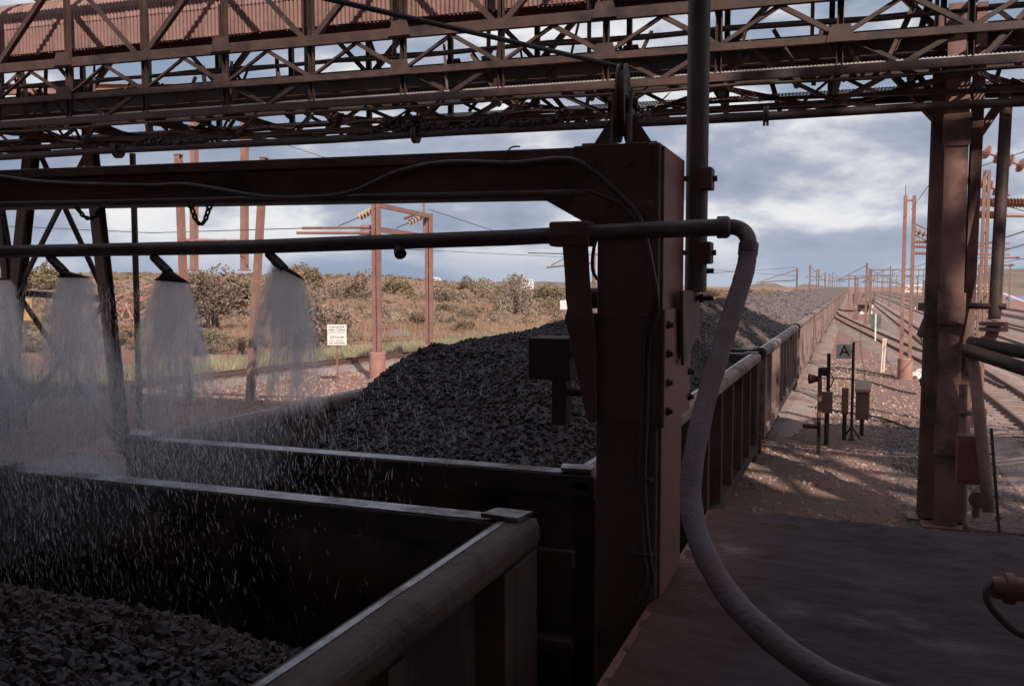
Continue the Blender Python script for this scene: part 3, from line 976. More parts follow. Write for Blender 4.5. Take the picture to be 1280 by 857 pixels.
PITCH = 10.1
Y2 = 4.5 + WL / 2
wlabels = ['open black ore wagon in the foreground being sprayed with water', 'dark ore wagon heaped with ore right behind the spray frame', 'third ore wagon in line, half in gantry shade half in sun']
proto = thing('ore_wagon', wlabels[0], 'ore wagon', (0, 0, 0), 'wagons of the ore train')
wagon_parts(proto)
wagons = [proto]
for k in range(1, 8):
    w = copy_tree(proto)
    w['label'] = wlabels[k] if k < 3 else ORD[k] + ' ore wagon along the train, counted from the foreground'
    wagons.append(w)
for w in wagons[:2]:  # nearest two wagons take the steel with shade painted in
    for ch in w.children_recursive:
        if ch.data.materials and ch.data.materials[0] == M['wagon'] and not (w is wagons[1] and ch.name.startswith('top_rail')):
            ch.material_slots[0].link = 'OBJECT'; ch.material_slots[0].material = M['rail_wet'] if ch.name.startswith('top_rail') else M['wagon_shaded']
for k, w in enumerate(wagons):
    w.location = (XT, Y2 + PITCH * (k - 1), 0)

# far wagons: too small to show parts, still with rails, ribs and ends
fm = MB(); h = WL / 2
for s_ in (-1, 1):
    fm.box(min(s_ * (WH - 0.13), s_ * (WH - 0.16)), max(s_ * (WH - 0.13), s_ * (WH - 0.16)), -h, h, SILL, RIM - 0.1)
    fm.box(min(s_ * (WH - 0.19), s_ * WH), max(s_ * (WH - 0.19), s_ * WH), -h, h, RIM - 0.2, RIM)
    for k in range(10):
        yy = -h + 0.35 + k * (WL - 0.7) / 9
        fm.box(min(s_ * (WH - 0.13), s_ * (WH - 0.02)), max(s_ * (WH - 0.13), s_ * (WH - 0.02)), yy - 0.07, yy + 0.07, SILL, RIM - 0.2)
for e in (-1, 1):
    fm.box(-WH + 0.16, WH - 0.16, min(e * h, e * (h - 0.05)), max(e * h, e * (h - 0.05)), SILL, RIM)
    fm.box(-1.0, 1.0, e * (h - 1.75) - 1.1, e * (h - 1.75) + 1.1, 0.36, 1.0)
fm.box(-1.5, 1.5, -h, h, 1.1, SILL)
fw_ = fm.build('ore_wagon', M['wagon'])
tag(fw_, 'small ore wagon among the distant wagons of the train', 'ore wagon', 'distant wagons of the ore train')
fw_.location = (XT, Y2 + PITCH * 7, 0)
NFAR = 46
for k in range(8, 8 + NFAR):
    c = fw_.copy(); col.objects.link(c); c.location = (XT, Y2 + PITCH * (k), 0)


# ------------------------------------------------------------------ ore loads
def load_fn(kind):
    def f(x, y):
        nz = (vnoise(x * 1.3 + kind * 7, y * 1.3, 6) - 0.5) * 0.22 + (vnoise(x * 4, y * 4 + kind, 7) - 0.5) * 0.07
        if kind == 1:      # foreground wagon: heap breaks off before the far end wall
            # silhouette rises to the left, toward the middle of the wagon
            edge = 2.45 - Y1 + 0.10 * vnoise(x * 2, x * 0 + 1, 2)
            z = 2.66 - 0.02 * (x + 0.2) ** 2 + 0.10 * np.clip(edge - y, 0, 1.2)
            z = z - 0.75 * np.clip(y - edge, 0, 2) + nz * 0.35
            return z
        if kind == 2:
            x0 = 0.12
            z = RIM + 0.50 - 0.52 * np.clip(np.abs(x - x0) - 0.72, 0, 9)
            z = z - 0.55 * np.clip(-(y + 2.45) - 0.32 * (x - 0.2), 0, 9) - 0.5 * np.clip(y - 2.7, 0, 9) + nz
            return np.maximum(z, SILL + 0.15)
        ph = kind * 1.7
        z = RIM + 0.62 - 0.42 * np.clip(np.abs(x - 0.2 * math.sin(ph)) - 0.4, 0, 9)
        z = z + 0.13 * np.sin(y * 1.9 + ph)
        z = z - 0.5 * np.clip(np.abs(y + 0.4 * math.sin(ph * 2)) - 3.6, 0, 9) + nz
        return z
    def g(x, y):
        z = f(x, y)
        if kind == 1: return z
        e_ = WL / 2 - 0.08 - np.abs(y); w_ = WH - 0.18 - np.abs(x)
        nz = 0.10 * (vnoise(x * 2.2, y * 2.2 + kind, 15) - 0.5)
        return np.minimum(np.minimum(z, RIM - 0.22 + nz + 0.75 * e_), RIM - 0.10 + nz + 0.62 * w_)
    return g


Y1 = Y2 - PITCH


def make_load(kind, nrock, smin, smax, mat, label, name='ore_heap', y0=-WL / 2 + 0.08, y1=WL / 2 - 0.08, bias=None):
    f = load_fn(kind)
    jj = 0
    xi = WH - 0.18
    V, Fc = grid_mesh_arrays(-xi, xi, y0, y1, 44, 110, f)
    px = rng.uniform(-xi + 0.03, xi - 0.03, nrock); py = rng.uniform(y0 + 0.03, y1 - 0.03, nrock)
    s_ = smin + (smax - smin) * rng.random(nrock) ** 2.6
    pz = f(px, py) + s_ * rng.uniform(-0.35, 0.45, nrock)
    V2, F2 = rock_arrays(np.stack([px, py, pz], 1), s_)
    me_v = np.concatenate([V, V2]); me_f = np.concatenate([Fc, F2 + len(V)])
    return mesh_obj(name, me_v, me_f, mat)


o = make_load(1, 70000, 0.008, 0.034, M['ore'], '', y0=-1.5, y1=WL / 2 - 0.08)
o.location = (XT, Y1, 0); tag(o, 'coarse dark ore in the foreground wagon under the water spray', 'ore', 'ore loads of the train')
n = 9000
f1_ = load_fn(1)
fx = rng.uniform(-WH + 0.25, WH - 0.25, n); fy = 2.5 - Y1 + rng.normal(0.06, 0.11, n)
V, Fc = rock_arrays(np.stack([fx, fy, f1_(fx, fy) + 0.008], 1), rng.uniform(0.006, 0.016, n))
fo = mesh_obj('wet_fines', V, Fc, M['fines'], o); fo['kind'] = 'stuff'
o = make_load(2, 60000, 0.010, 0.027, M['ore'], '')
o.location = (XT, Y2, 0); tag(o, 'high dark heap of crushed ore in the second wagon', 'ore', 'ore loads of the train')
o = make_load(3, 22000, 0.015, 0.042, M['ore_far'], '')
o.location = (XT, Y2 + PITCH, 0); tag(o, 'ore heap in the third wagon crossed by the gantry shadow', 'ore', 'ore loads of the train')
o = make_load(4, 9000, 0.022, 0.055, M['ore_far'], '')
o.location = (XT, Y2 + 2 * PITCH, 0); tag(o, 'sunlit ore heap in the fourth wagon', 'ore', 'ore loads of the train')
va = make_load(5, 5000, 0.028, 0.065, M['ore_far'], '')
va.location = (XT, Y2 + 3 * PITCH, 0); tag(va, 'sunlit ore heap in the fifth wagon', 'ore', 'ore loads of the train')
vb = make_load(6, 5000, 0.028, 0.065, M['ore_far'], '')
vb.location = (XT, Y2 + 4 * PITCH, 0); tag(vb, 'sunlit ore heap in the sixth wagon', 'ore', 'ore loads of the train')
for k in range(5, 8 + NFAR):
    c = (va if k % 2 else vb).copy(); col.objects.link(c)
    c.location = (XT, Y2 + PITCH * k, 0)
    c['label'] = 'ore heap in one of the distant wagons'; c['group'] = 'distant ore loads'
#==PART4

# ------------------------------------------------------------------ conveyor gantry over the tracks
GA = R(4.4)
GT = Vector((1.6, 15.0, 0)); GG = Vector((-math.cos(GA), -math.sin(GA), 0)); GW = Vector((-math.sin(GA), math.cos(GA), 0))


def gp(s_, w_, z_):
    return GT + GG * s_ + GW * w_ + Vector((0, 0, z_))


S0, S1 = -9.25, 25.9
PAN = 1.85
gantry = thing('conveyor_gantry', 'long rust red steel truss conveyor gantry crossing above the train', 'conveyor gantry', (1.6, 15, 0))
ZB, ZM, ZU, ZT = 7.26, 7.74, 8.42, 10.25
WB = 2.6
npan = int(round((S1 - S0) / PAN))
for w_ in (0.0, WB):
    f_ = 1 if w_ == 0 else -1
    for z_, wd, ht in ((ZB, 0.10, 0.12), (ZM, 0.10, 0.115), (ZU, 0.10, 0.18), (ZT, 0.14, 0.2)):
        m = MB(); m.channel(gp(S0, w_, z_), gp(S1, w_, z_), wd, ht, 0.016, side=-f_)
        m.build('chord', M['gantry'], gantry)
    for k in range(npan + 1):
        s_ = S0 + k * PAN
        m = MB(); m.channel(gp(s_, w_ + 0.09 * f_, ZB - 0.05), gp(s_, w_ + 0.09 * f_, ZT), 0.09, 0.10, 0.012, up=(1, 0, 0))
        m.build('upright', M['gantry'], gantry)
        if k < npan:
            # upper panel diagonal, alternate lean
            z0, z1 = (ZU, ZT) if k % 2 else (ZT, ZU)
            m = MB(); m.angle(gp(s_ + 0.05, w_ + 0.02 * f_, z0), gp(s_ + PAN - 0.05, w_ + 0.02 * f_, z1), 0.10)
            m.build('diagonal', M['gantry'], gantry)
            # lattice between middle and upper chord
            mid_ = s_ + PAN / 2
            for q, (sa, sb) in enumerate(((s_, mid_), (s_ + PAN, mid_))):
                m = MB(); m.angle(gp(sa, w_ + (0.03 + 0.015 * q) * f_, ZM + 0.05), gp(sb, w_ + (0.03 + 0.015 * q) * f_, ZU - 0.08), 0.075)
                m.build('diagonal', M['gantry'], gantry)
            if k % 2:
                for q, (sa, sb) in enumerate(((s_ + 0.25, mid_), (s_ + PAN - 0.25, mid_))):
                    m = MB(); m.angle(gp(sa, w_ + (0.05 + 0.012 * q) * f_, ZM - 0.05), gp(sb, w_ + (0.05 + 0.012 * q) * f_, ZB + 0.06), 0.07)
                    m.build('diagonal', M['gantry'], gantry)
    # gusset plates at every second node
    for k in range(0, npan + 1, 2):
        s_ = S0 + k * PAN
        for z_ in (ZM, ZU):
            m = MB(); yo = w_ - 0.075 * f_
            m.plate([gp(s_ - 0.22, yo, z_ - 0.06), gp(s_ + 0.22, yo, z_ - 0.06), gp(s_ + 0.14, yo, z_ + 0.2), gp(s_ - 0.14, yo, z_ + 0.2)], GW * (-0.012 * f_))
            m.build('gusset', M['gantry'], gantry)
for k in range(npan + 1):
    s_ = S0 + k * PAN
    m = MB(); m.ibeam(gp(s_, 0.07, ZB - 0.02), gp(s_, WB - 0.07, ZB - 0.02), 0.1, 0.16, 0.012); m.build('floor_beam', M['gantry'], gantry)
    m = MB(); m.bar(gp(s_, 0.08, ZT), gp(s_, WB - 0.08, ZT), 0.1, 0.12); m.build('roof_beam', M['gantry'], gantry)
    m = MB(); m.tube([gp(s_ + 0.6, 0.75, ZM - 0.28), gp(s_ + 0.6, 1.85, ZM - 0.28)], 0.06, 10); m.build('return_roller', M['dark'], gantry, smooth=True)
    if k < npan:
        q = k % 2
        m = MB(); m.angle(gp(s_, 0.1 if q else WB - 0.1, ZB - 0.12), gp(s_ + PAN, WB - 0.1 if q else 0.1, ZB - 0.12), 0.07); m.build('floor_brace', M['gantry'], gantry)
    if k % 2 == 0:
        # hanging V brace under the floor, carrying the pipe
        for sa in (-0.75, 0.75):
            m = MB(); m.angle(gp(s_ + sa, 0.0, ZB - 0.09), gp(s_ + sa * 0.05, 0.35, 6.86), 0.07); m.build('hanger', M['gantry'], gantry)
            m = MB(); m.angle(gp(s_ + sa, WB, ZB - 0.09), gp(s_ + sa * 0.05, 0.40, 6.84), 0.06); m.build('hanger', M['gantry'], gantry)
        if k + 2 <= npan:
            m = MB(); m.angle(gp(s_, 0.42, 6.86), gp(s_ + 2 * PAN, 0.42, 6.86 + 0.1 * (k % 4 == 0)), 0.07); m.build('tie_bar', M['gantry'], gantry)
# conveyor tray and stringers
m = MB(); m.bar(gp(S0, 1.3, ZM - 0.06), gp(S1, 1.3, ZM - 0.06), 1.3, 0.10); m.build('belt_tray', M['dark'], gantry)
for w_ in (0.62, 1.98):
    m = MB(); m.channel(gp(S0, w_, ZM - 0.02), gp(S1, w_, ZM - 0.02), 0.08, 0.26, 0.012); m.build('stringer', M['dark'], gantry)
m = MB(); m.bar(gp(S0, 0.66, ZB + 0.16), gp(S1, 0.66, ZB + 0.16), 0.02, 0.3); m.build('toe_plate', M['dark'], gantry)
# walkway gratings
for w0, w1 in ((0.08, 0.56), (2.04, 2.52)):
    m = MB(); nb = int((S1 - S0) / 0.06)
    for k in range(nb):
        s_ = S0 + k * 0.06
        m.bar(gp(s_, w0, ZB + 0.12), gp(s_, w1, ZB + 0.12), 0.022, 0.012)
    for q in range(5):
        ww = w0 + (w1 - w0) * q / 4
        m.bar(gp(S0, ww, ZB + 0.105), gp(S1, ww, ZB + 0.105), 0.02, 0.014)
    o = m.build('grating', M['galv'], gantry); o['kind'] = 'stuff'
    if w0 < 1:
        m = MB(); m.plate([gp(S0, 0.10, ZM + 0.0), gp(S1, 0.10, ZM + 0.0), gp(S1, 0.10, ZM + 0.02), gp(S0, 0.10, ZM + 0.02)], GW * 0.02)
        m.build('kick_rail', M['gantry'], gantry)


# corrugated hood over the belt
def corrugated(poly, width, waves, thick=0.012):
    """poly: profile points (w, z) from bottom to top; corrugation runs up the sheet, waves counted along s"""
    n_ = waves * 6
    vs = []; fs = []
    P = [Vector((p[0], p[1])) for p in poly]
    for k in range(n_ + 1):
        u_ = k / n_
        off = 0.014 * math.sin(2 * math.pi * waves * u_)
        for q, p in enumerate(P):
            a_ = P[max(q - 1, 0)]; b_ = P[min(q + 1, len(P) - 1)]
            t_ = (b_ - a_).normalized(); nn = Vector((-t_.y, t_.x))
            pp = p + nn * off
            vs.append(gp(0, 0, 0) - GT + GG * (u_ * width) + GW * pp.x + Vector((0, 0, pp.y)))
    m_ = len(P)
    for k in range(n_):
        for q in range(m_ - 1):
            x = k * m_ + q
            fs.append((x, x + 1, x + m_ + 1, x + m_))
    mm = MB(); mm.add(vs, fs)
    return mm


SHW = 0.92
lower = corrugated([(0.55, 8.86), (0.55, 9.42)], SHW + 0.04, 11)
upper = corrugated([(0.535, 9.40), (0.56, 9.62), (0.68, 9.86), (0.92, 10.04), (1.3, 10.10)], SHW + 0.04, 11)
back = corrugated([(2.05, 9.05), (2.05, 9.6), (1.9, 9.86), (1.68, 10.04), (1.3, 10.115)], SHW + 0.04, 11)
nsh = int((S1 - S0) / SHW)
lo_p = lower.build('corrugated_sheet', M['sheet'], gantry); up_p = upper.build('roof_sheet', M['sheet'], gantry); bk_p = back.build('back_sheet', M['sheet'], gantry)
for o in (lo_p, up_p, bk_p): o.matrix_parent_inverse = Matrix.Identity(4)
for k in range(nsh):
    for o in (lo_p, up_p, bk_p):
        c = o if k == 0 else o.copy()
        if k: col.objects.link(c)
        c.location = GG * (S0 + k * SHW) + GW * (0.006 * (k % 2))
        c.rotation_euler = (0, 0, 0)
for z_ in (8.9, 9.40):
    m = MB(); m.angle(gp(S0, 0.60, z_), gp(S1, 0.60, z_), 0.06); m.build('sheeting_rail', M['gantry'], gantry)
for k in range(0, npan + 1):
    s_ = S0 + k * PAN + 0.4
    m = MB(); m.bar(gp(s_, 0.51, 8.7), gp(s_, 0.51, 9.45), 0.05, 0.03, up=(1, 0, 0)); m.build('sheet_batten', M['gantry'], gantry)
    m = MB(); m.bar(gp(s_, 0.6, ZM + 0.1), gp(s_, 0.6, 8.88), 0.06, 0.06, up=(1, 0, 0)); m.build('hood_leg', M['gantry'], gantry)

# service pipes, stray struts and loose bent sheets
gr = random.Random(5)
for (w_, z_, r_) in ((0.3, ZM + 0.35, 0.035), (2.3, ZB - 0.2, 0.05), (1.1, ZB - 0.17, 0.03), (-0.1, ZB - 0.16, 0.025), (2.45, ZU + 0.3, 0.04)):
    m = MB(); m.tube([gp(S0 + q * (S1 - S0) / 30, w_, z_ + 0.02 * math.sin(q * 1.9)) for q in range(31)], r_, 8); m.build('service_pipe', M['gantry'], gantry, smooth=True)
for k in range(120):
    s_ = gr.uniform(S0, S1 - 1); w_ = gr.uniform(0.15, 2.45)
    za = gr.choice((ZB, ZB - 0.15, ZM)); zb3 = za + gr.uniform(0.35, 1.3)
    m = MB(); m.angle(gp(s_, w_, za), gp(s_ + gr.uniform(-0.9, 0.9), min(2.5, max(0.1, w_ + gr.uniform(-0.6, 0.6))), zb3), gr.uniform(0.04, 0.09)); m.build('strut', M['gantry'], gantry)
for k in range(16):
    s_ = gr.uniform(0, 22); w_ = gr.uniform(0.0, 0.5)
    m = MB(); p0_ = gp(s_, w_, 6.9); d_ = Vector((gr.uniform(-0.5, 0.5), gr.uniform(-0.2, 0.2), gr.uniform(-0.05, 0.3)))
    m.bar(p0_, p0_ + d_, gr.uniform(0.03, 0.12), 0.02); m.build('loose_scrap', M['sheet'] if k % 3 == 0 else M['gantry'], gantry)
for s_, ln_ in ((6.2, 1.3), (9.6, 1.0), (3.0, 1.1), (14.0, 0.8), (11.8, 1.2)):
    mm_ = MB(); nn_ = 36; vs = []; fs = []
    for q in range(nn_ + 1):
        u_ = q / nn_
        for v_ in (0, 0.5, 1):
            vs.append(gp(s_ + u_ * ln_, 0.25 + 0.45 * v_, 6.9 + 0.12 * v_ * v_ + 0.08 * math.sin(u_ * 2.5) + 0.014 * math.sin(u_ * ln_ * 80)))
    for q in range(nn_):
        for v_ in range(2):
            x = q * 3 + v_; fs.append((x, x + 1, x + 4, x + 3))
    mm_.add(vs, fs); mm_.build('loose_sheet', M['sheet'], gantry)

# the long pipe slung under the gantry
pp_ = thing('slung_pipe', 'long dark pipe slung beneath the conveyor gantry', 'pipe', tuple(gp(0, 0.15, 6.65)))
m = MB(); m.tube([gp(S0 + k * (S1 - S0) / 14, 0.15, 6.645 + 0.012 * math.sin(k * 2.1)) for k in range(15)], 0.07, 12); m.build('pipe_run', M['dark'], pp_, smooth=True)
for s_ in (-5.0, 1.9 + 1.0, 9.0, 15.5):
    m = MB(); m.lathe(gp(s_, 0.15, 6.645), gp(s_ + 0.09, 0.15, 6.645), [(0, 0.08), (0, 0.16), (0.42, 0.16), (0.42, 0.10), (0.58, 0.10), (0.58, 0.16), (1, 0.16), (1, 0.08)], 16); m.build('flange', M['dark'], pp_, smooth=True)
for k in range(0, npan + 1, 2):
    s_ = S0 + k * PAN
    m = MB(); m.bar(gp(s_, 0.15, 6.73), gp(s_, 0.38, 6.9), 0.05, 0.03); m.build('hanger_strap', M['dark'], pp_)

# spilt ore caked along pipe and ties
n = 2600
ss = []
for c_, wd, amt in ((9.3, 0.9, 420), (7.0, 1.0, 520), (14.4, 0.9, 420), (5.2, 0.4, 90)):
    ss.append(rng.normal(c_, wd * 0.5, amt))
ss = np.concatenate(ss)
hh = np.abs(vnoise(ss * 2.4, ss * 0 + 3, 4)) ** 2 * 0.34
pz = 6.72 + rng.random(len(ss)) * hh
pw = 0.15 + rng.normal(0, 0.05, len(ss)) * (1 - (pz - 6.72) / 0.36)
P = np.array([tuple(gp(float(s_), float(w_), float(z_))) for s_, w_, z_ in zip(ss, pw, pz)])
V, Fc = rock_arrays(P, rng.uniform(0.025, 0.06, len(P)))
o = mesh_obj('spilt_ore', V, Fc, M['ore']); o['kind'] = 'stuff'; tag(o, 'spilt ore caked along the top of the slung pipe', 'ore')


# ------------------------------------------------------------------ towers carrying the gantry
def to_ground(p, q, z):
    p, q = Vector(p), Vector(q)
    t = (z - p.z) / (q.z - p.z)
    return p + (q - p) * t


tw = thing('support_tower', 'dust coated steel tower of paired columns right of the platform', 'tower', (1.6, 15.6, 0))
F0, L0, R0 = at(1179, 657, Z=0.0), at(1154, 648, Z=0.0), at(1199, 655, Z=0.0)
m = MB(); m.ibeam(F0, F0 + Vector((0, 0, 8.3)), 0.34, 0.40, 0.03, up=(0, 1, 0)); m.build('column', M['tower'], tw, bevel=0.006)
m = MB(); m.ibeam(L0, L0 + Vector((0.06, 0, 8.3)), 0.20, 0.34, 0.025, up=(0, 1, 0)); m.build('column', M['tower'], tw, bevel=0.006)
m = MB(); m.ibeam(R0, R0 + Vector((0.06, -0.2, 8.3)), 0.16, 0.26, 0.025, up=(0, 1, 0)); m.build('column', M['tower'], tw, bevel=0.006)
for (xa, ya, da_, xb, yb_, db_, wd) in ((1152, 478, 15.6, 1216, 440, 14.2, 0.13), (1180, 300, 14.2, 1196, 395, 14.2, 0.10), (1190, 388, 14.2, 1216, 388, 14.4, 0.14), (1150, 383, 15.4, 1190, 385, 14.6, 0.14), (1180, 226, 14.2, 1216, 226, 14.4, 0.12), (1150, 420, 15.4, 1186, 330, 14.6, 0.1), (1176, 158, 15.4, 1118, 96, 15.2, 0.10), (1222, 170, 14.4, 1270, 100, 14.2, 0.14), (1190, 150, 14.3, 1146, 92, 14.6, 0.09), (1190, 120, 14.2, 1235, 60, 14.3, 0.12), (1186, 262, 14.2, 1216, 300, 14.4, 0.08), (1186, 545, 14.2, 1216, 470, 14.4, 0.07)):
    m = MB(); m.channel(at(xa, ya, d=da_), at(xb, yb_, d=db_), 0.08, wd, 0.012); m.build('brace', M['tower'], tw)
for q, w2 in ((F0, 0.34), (L0, 0.26), (R0, 0.24)):
    m = MB(); m.box(q.x - w2, q.x + w2, q.y - w2, q.y + w2, 0.008, 0.05); m.build('base_plate', M['tower'], tw)
    m = MB(); m.box(q.x - w2 - 0.12, q.x + w2 + 0.12, q.y - w2 - 0.12, q.y + w2 + 0.12, -0.1, 0.0079); m.build('footing', M['concrete_red'], tw)
for z_ in (1.2, 3.3, 6.1):
    m = MB(); m.box(F0.x - 0.20, F0.x + 0.20, F0.y - 0.225, F0.y - 0.212, z_, z_ + 0.5); m.build('splice_plate', M['tower'], tw)

lt = thing('support_tower', 'dark splayed lattice trestle tower at the left edge', 'tower', (-16.5, 14.5, 0))
LY = 15.2
lega = (at(42, 165, Y=LY), to_ground(at(42, 165, Y=LY), at(18, 400, Y=LY), 0.06))
legb = (at(112, 175, Y=LY), to_ground(at(112, 175, Y=LY), at(140, 430, Y=LY), 0.06))
legc = (at(-12, 165, Y=LY + 1.6), to_ground(at(-12, 165, Y=LY + 1.6), at(14, 400, Y=LY + 1.6), 0.06))
legd = (at(150, 180, Y=LY + 1.8), to_ground(at(150, 180, Y=LY + 1.8), at(162, 430, Y=LY + 1.8), 0.06))
for (a_, b_), wd in ((lega, 0.26), (legb, 0.24), (legc, 0.17)):
    m = MB(); m.ibeam(a_, b_, wd, wd, 0.022, up=(0, 1, 0)); m.build('leg', M['gantry'], lt)


def pt(leg, t): return leg[0].lerp(leg[1], t)


for a_, b_, wd in ((pt(lega, 0.02), pt(legb, 0.5), 0.085), (pt(legb, 0.02), pt(lega, 0.5), 0.085), (pt(lega, 0.5), pt(legb, 0.98), 0.085), (pt(legb, 0.5), pt(lega, 0.98), 0.085), (pt(lega, 0.5), pt(legb, 0.5), 0.14), (pt(legc, 0.0), pt(lega, 0.5), 0.08), (pt(legc, 0.5), pt(lega, 0.5), 0.12)):
    m = MB(); m.angle(a_, b_, wd); m.build('brace', M['gantry'], lt)
for lg in (lega, legb, legc):
    q = lg[1]
    m = MB(); m.box(q.x - 0.3, q.x + 0.3, q.y - 0.3, q.y + 0.3, -0.05, 0.15); m.build('footing', M['concrete_red'], lt)

pl_ = at(165, 165, Y=17.3)
t_ = thing('slender_pole', 'slender straight steel pole between the left tower and first spray', 'pole', (pl_.x, pl_.y, 0))
m = MB(); m.tube([(pl_.x, pl_.y, 0.05), (pl_.x, pl_.y, 7.2)], 0.075, 10); m.build('shaft', M['gantry'], t_, smooth=True)
m = MB(); m.lathe((pl_.x, pl_.y, 0.05), (pl_.x, pl_.y, 0.3), [(0, 0.26), (0.4, 0.26), (0.5, 0.13), (1, 0.1)], 12); m.build('foot', M['concrete_red'], t_)
for (b_, tp, lab) in (((235, 503), (223, 194), 'red leaning steel post between the second and third spray'), ((312, 503), (330, 198), 'thick leaning brown post behind the third spray')):
    B = at(*b_, Z=0.05); d_ = (B - _cam).dot(_fw)
    Tp = at(*tp, d=d_)
    t_ = thing('leaning_post', lab, 'post', tuple(B))
    m = MB(); m.ibeam(B, Tp, 0.2, 0.2, 0.03, up=(0, 1, 0)); m.build('shaft', M['mast'], t_)
    m = MB(); m.bar(Tp, Tp + (Tp - B).normalized() * 0.03, 0.24, 0.24); m.build('cap_plate', M['mast'], t_)
    m = MB(); m.box(B.x - 0.3, B.x + 0.3, B.y - 0.3, B.y + 0.3, -0.1, 0.12); m.build('footing', M['concrete_red'], t_)

# overhead line portal with drop tubes (its beam runs behind the conveyor gantry)
pd = 44.0
ptl = thing('overhead_portal', 'red overhead line portal with two square drop posts behind the spray', 'portal', tuple(at(270, 358, d=pd)))
pa, pb = at(-90, 112, d=pd), at(792, 112, d=pd)
m = MB(); m.box(0, 0, 0, 0, 0, 0); m = MB(); m.ibeam(pa, pb, 0.4, 0.5, 0.03); m.build('beam', M['mast'], ptl)
for e in (pa, pb):
    m = MB(); m.ibeam((e.x, e.y, -0.2), (e.x, e.y, e.z), 0.4, 0.4, 0.03); m.build('leg', M['mast'], ptl)
for x, wd in ((243, 0.30), (306, 0.30)):
    a_, b_ = at(x, 115, d=pd), at(x - 0.5, 337, d=pd)
    m = MB(); m.ibeam(a_, b_, wd, wd, 0.03, up=(0, 1, 0)); dp = m.build('drop_post', M['mast'], ptl)
    m = MB(); m.bar(b_, b_ - Vector((0, 0, 0.06)), wd + 0.16, wd + 0.16); m.build('end_plate', M['mast'], dp)
m = MB(); m.tube([at(230, 300, d=pd), at(300, 301, d=pd)], 0.08, 8); m.build('registration_arm', M['mast'], ptl)
#==PART5

# ------------------------------------------------------------------ spray frame over the train
CX0, CX1, CY0, CY1 = -1.10, -0.81, 3.95, 4.50
sf = thing('spray_portal', 'dark red oxide portal frame beside the platform carrying the spray pipe', 'spray frame', (-0.95, 4.2, 0))
m = MB(); m.box(CX0, CX1, CY0, CY1, 0.0, 4.545); colm = m.build('column', M['post'], sf, bevel=0.012)
m = MB(); m.box(CX1 + 0.002, CX1 + 0.014, CY0 + 0.03, CY1 - 0.01, PZ_ + 0.005, 4.53); m.build('red_side_plate', M['post_red'], colm, bevel=0.003)
XL = -6.6
bz = lambda x: 4.545 + (-1.0 - x) * 0.018
m = MB()
m.plate([(CX0 + 0.001, CY0 + 0.02, bz(-1.0) - 0.002), (XL, CY0 + 0.02, bz(XL)), (XL, CY0 + 0.02, bz(XL) - 0.055), (CX0 + 0.001, CY0 + 0.02, bz(-1) - 0.055)], (0, 0.24, 0))
m.plate([(CX0 + 0.001, CY0 + 0.07, bz(-1) - 0.055), (XL, CY0 + 0.07, bz(XL) - 0.055), (XL, CY0 + 0.07, bz(XL) - 0.20), (CX0 + 0.001, CY0 + 0.07, bz(-1) - 0.20)], (0, 0.02, 0))
m.plate([(CX0 + 0.001, CY0 + 0.02, bz(-1) - 0.20), (XL, CY0 + 0.02, bz(XL) - 0.20), (XL, CY0 + 0.02, bz(XL) - 0.225), (CX0 + 0.001, CY0 + 0.02, bz(-1) - 0.225)], (0, 0.24, 0))
beam = m.build('top_beam', M['post'], sf, bevel=0.006)
m = MB(); m.tube([(CX0 - 0.05, CY0 + 0.0, bz(-1) - 0.215), (XL, CY0 + 0.0, bz(XL) - 0.215)], 0.02, 10); m.build('conduit', M['pipe'], beam, smooth=True)
m = MB(); m.plate([(CX0 + 0.001, CY0 + 0.015, bz(-1) - 0.226), (CX0 - 0.29, CY0 + 0.015, bz(-1.3) - 0.226), (CX0 + 0.001, CY0 + 0.015, 4.16)], (0, 0.2, 0)); m.build('gusset', M['post'], sf)
m = MB(); m.box(XL - 0.3, XL, CY0, CY0 + 0.5, 0, bz(XL)); m.build('column', M['post'], sf, bevel=0.012)
# head plate over the corner
m = MB(); m.box(CX0 - 0.11, CX1 - 0.05, CY0 - 0.012, CY0 - 0.002, 4.22, 4.545); hp = m.build('head_plate', M['post'], sf, bevel=0.003)
for x, z_ in ((-0.955, 4.46), (-1.13, 4.46), (-0.86, 4.27), (-1.05, 4.28)):
    m = MB(); m.lathe((x, CY0 - 0.012, z_), (x, CY0 - 0.045, z_), [(0, 0.026), (0.5, 0.026), (0.5, 0.016), (1, 0.016)], 6); m.build('bolt', M['post'], hp)
# bolted sleeve lower down
zt, zb_ = at(780, 392, Y=CY0 - 0.02).z, at(780, 527, Y=CY0 - 0.02).z
m = MB(); m.box(CX0 - 0.02, CX1 + 0.015, CY0 - 0.022, CY0 - 0.002, zb_, zt)
m.box(CX0 - 0.02, CX0 - 0.002, CY0 - 0.001, CY1 - 0.1, zb_, zt)
slv = m.build('front_sleeve', M['post'], sf, bevel=0.004)
m = MB(); m.box(CX1 + 0.016, CX1 + 0.034, CY0 - 0.02, CY1 + 0.12, zb_ - 0.02, zt + 0.02); sv2 = m.build('side_sleeve', M['post_red'], sf, bevel=0.004)
for k in range(4):
    z_ = zb_ + 0.05 + k * (zt - zb_ - 0.1) / 3
    for y in (CY0 + 0.04, CY1 + 0.07):
        m = MB(); m.lathe((CX1 + 0.034, y, z_), (CX1 + 0.062, y, z_), [(0, 0.02), (0.5, 0.02), (0.5, 0.012), (1, 0.012)], 6); m.build('bolt', M['dark'], sv2)
    m = MB(); m.lathe((CX0 + 0.02, CY0 - 0.022, z_), (CX0 + 0.02, CY0 - 0.045, z_), [(0, 0.014), (0.5, 0.014), (0.5, 0.009), (1, 0.009)], 6); m.build('bolt', M['dark'], slv)
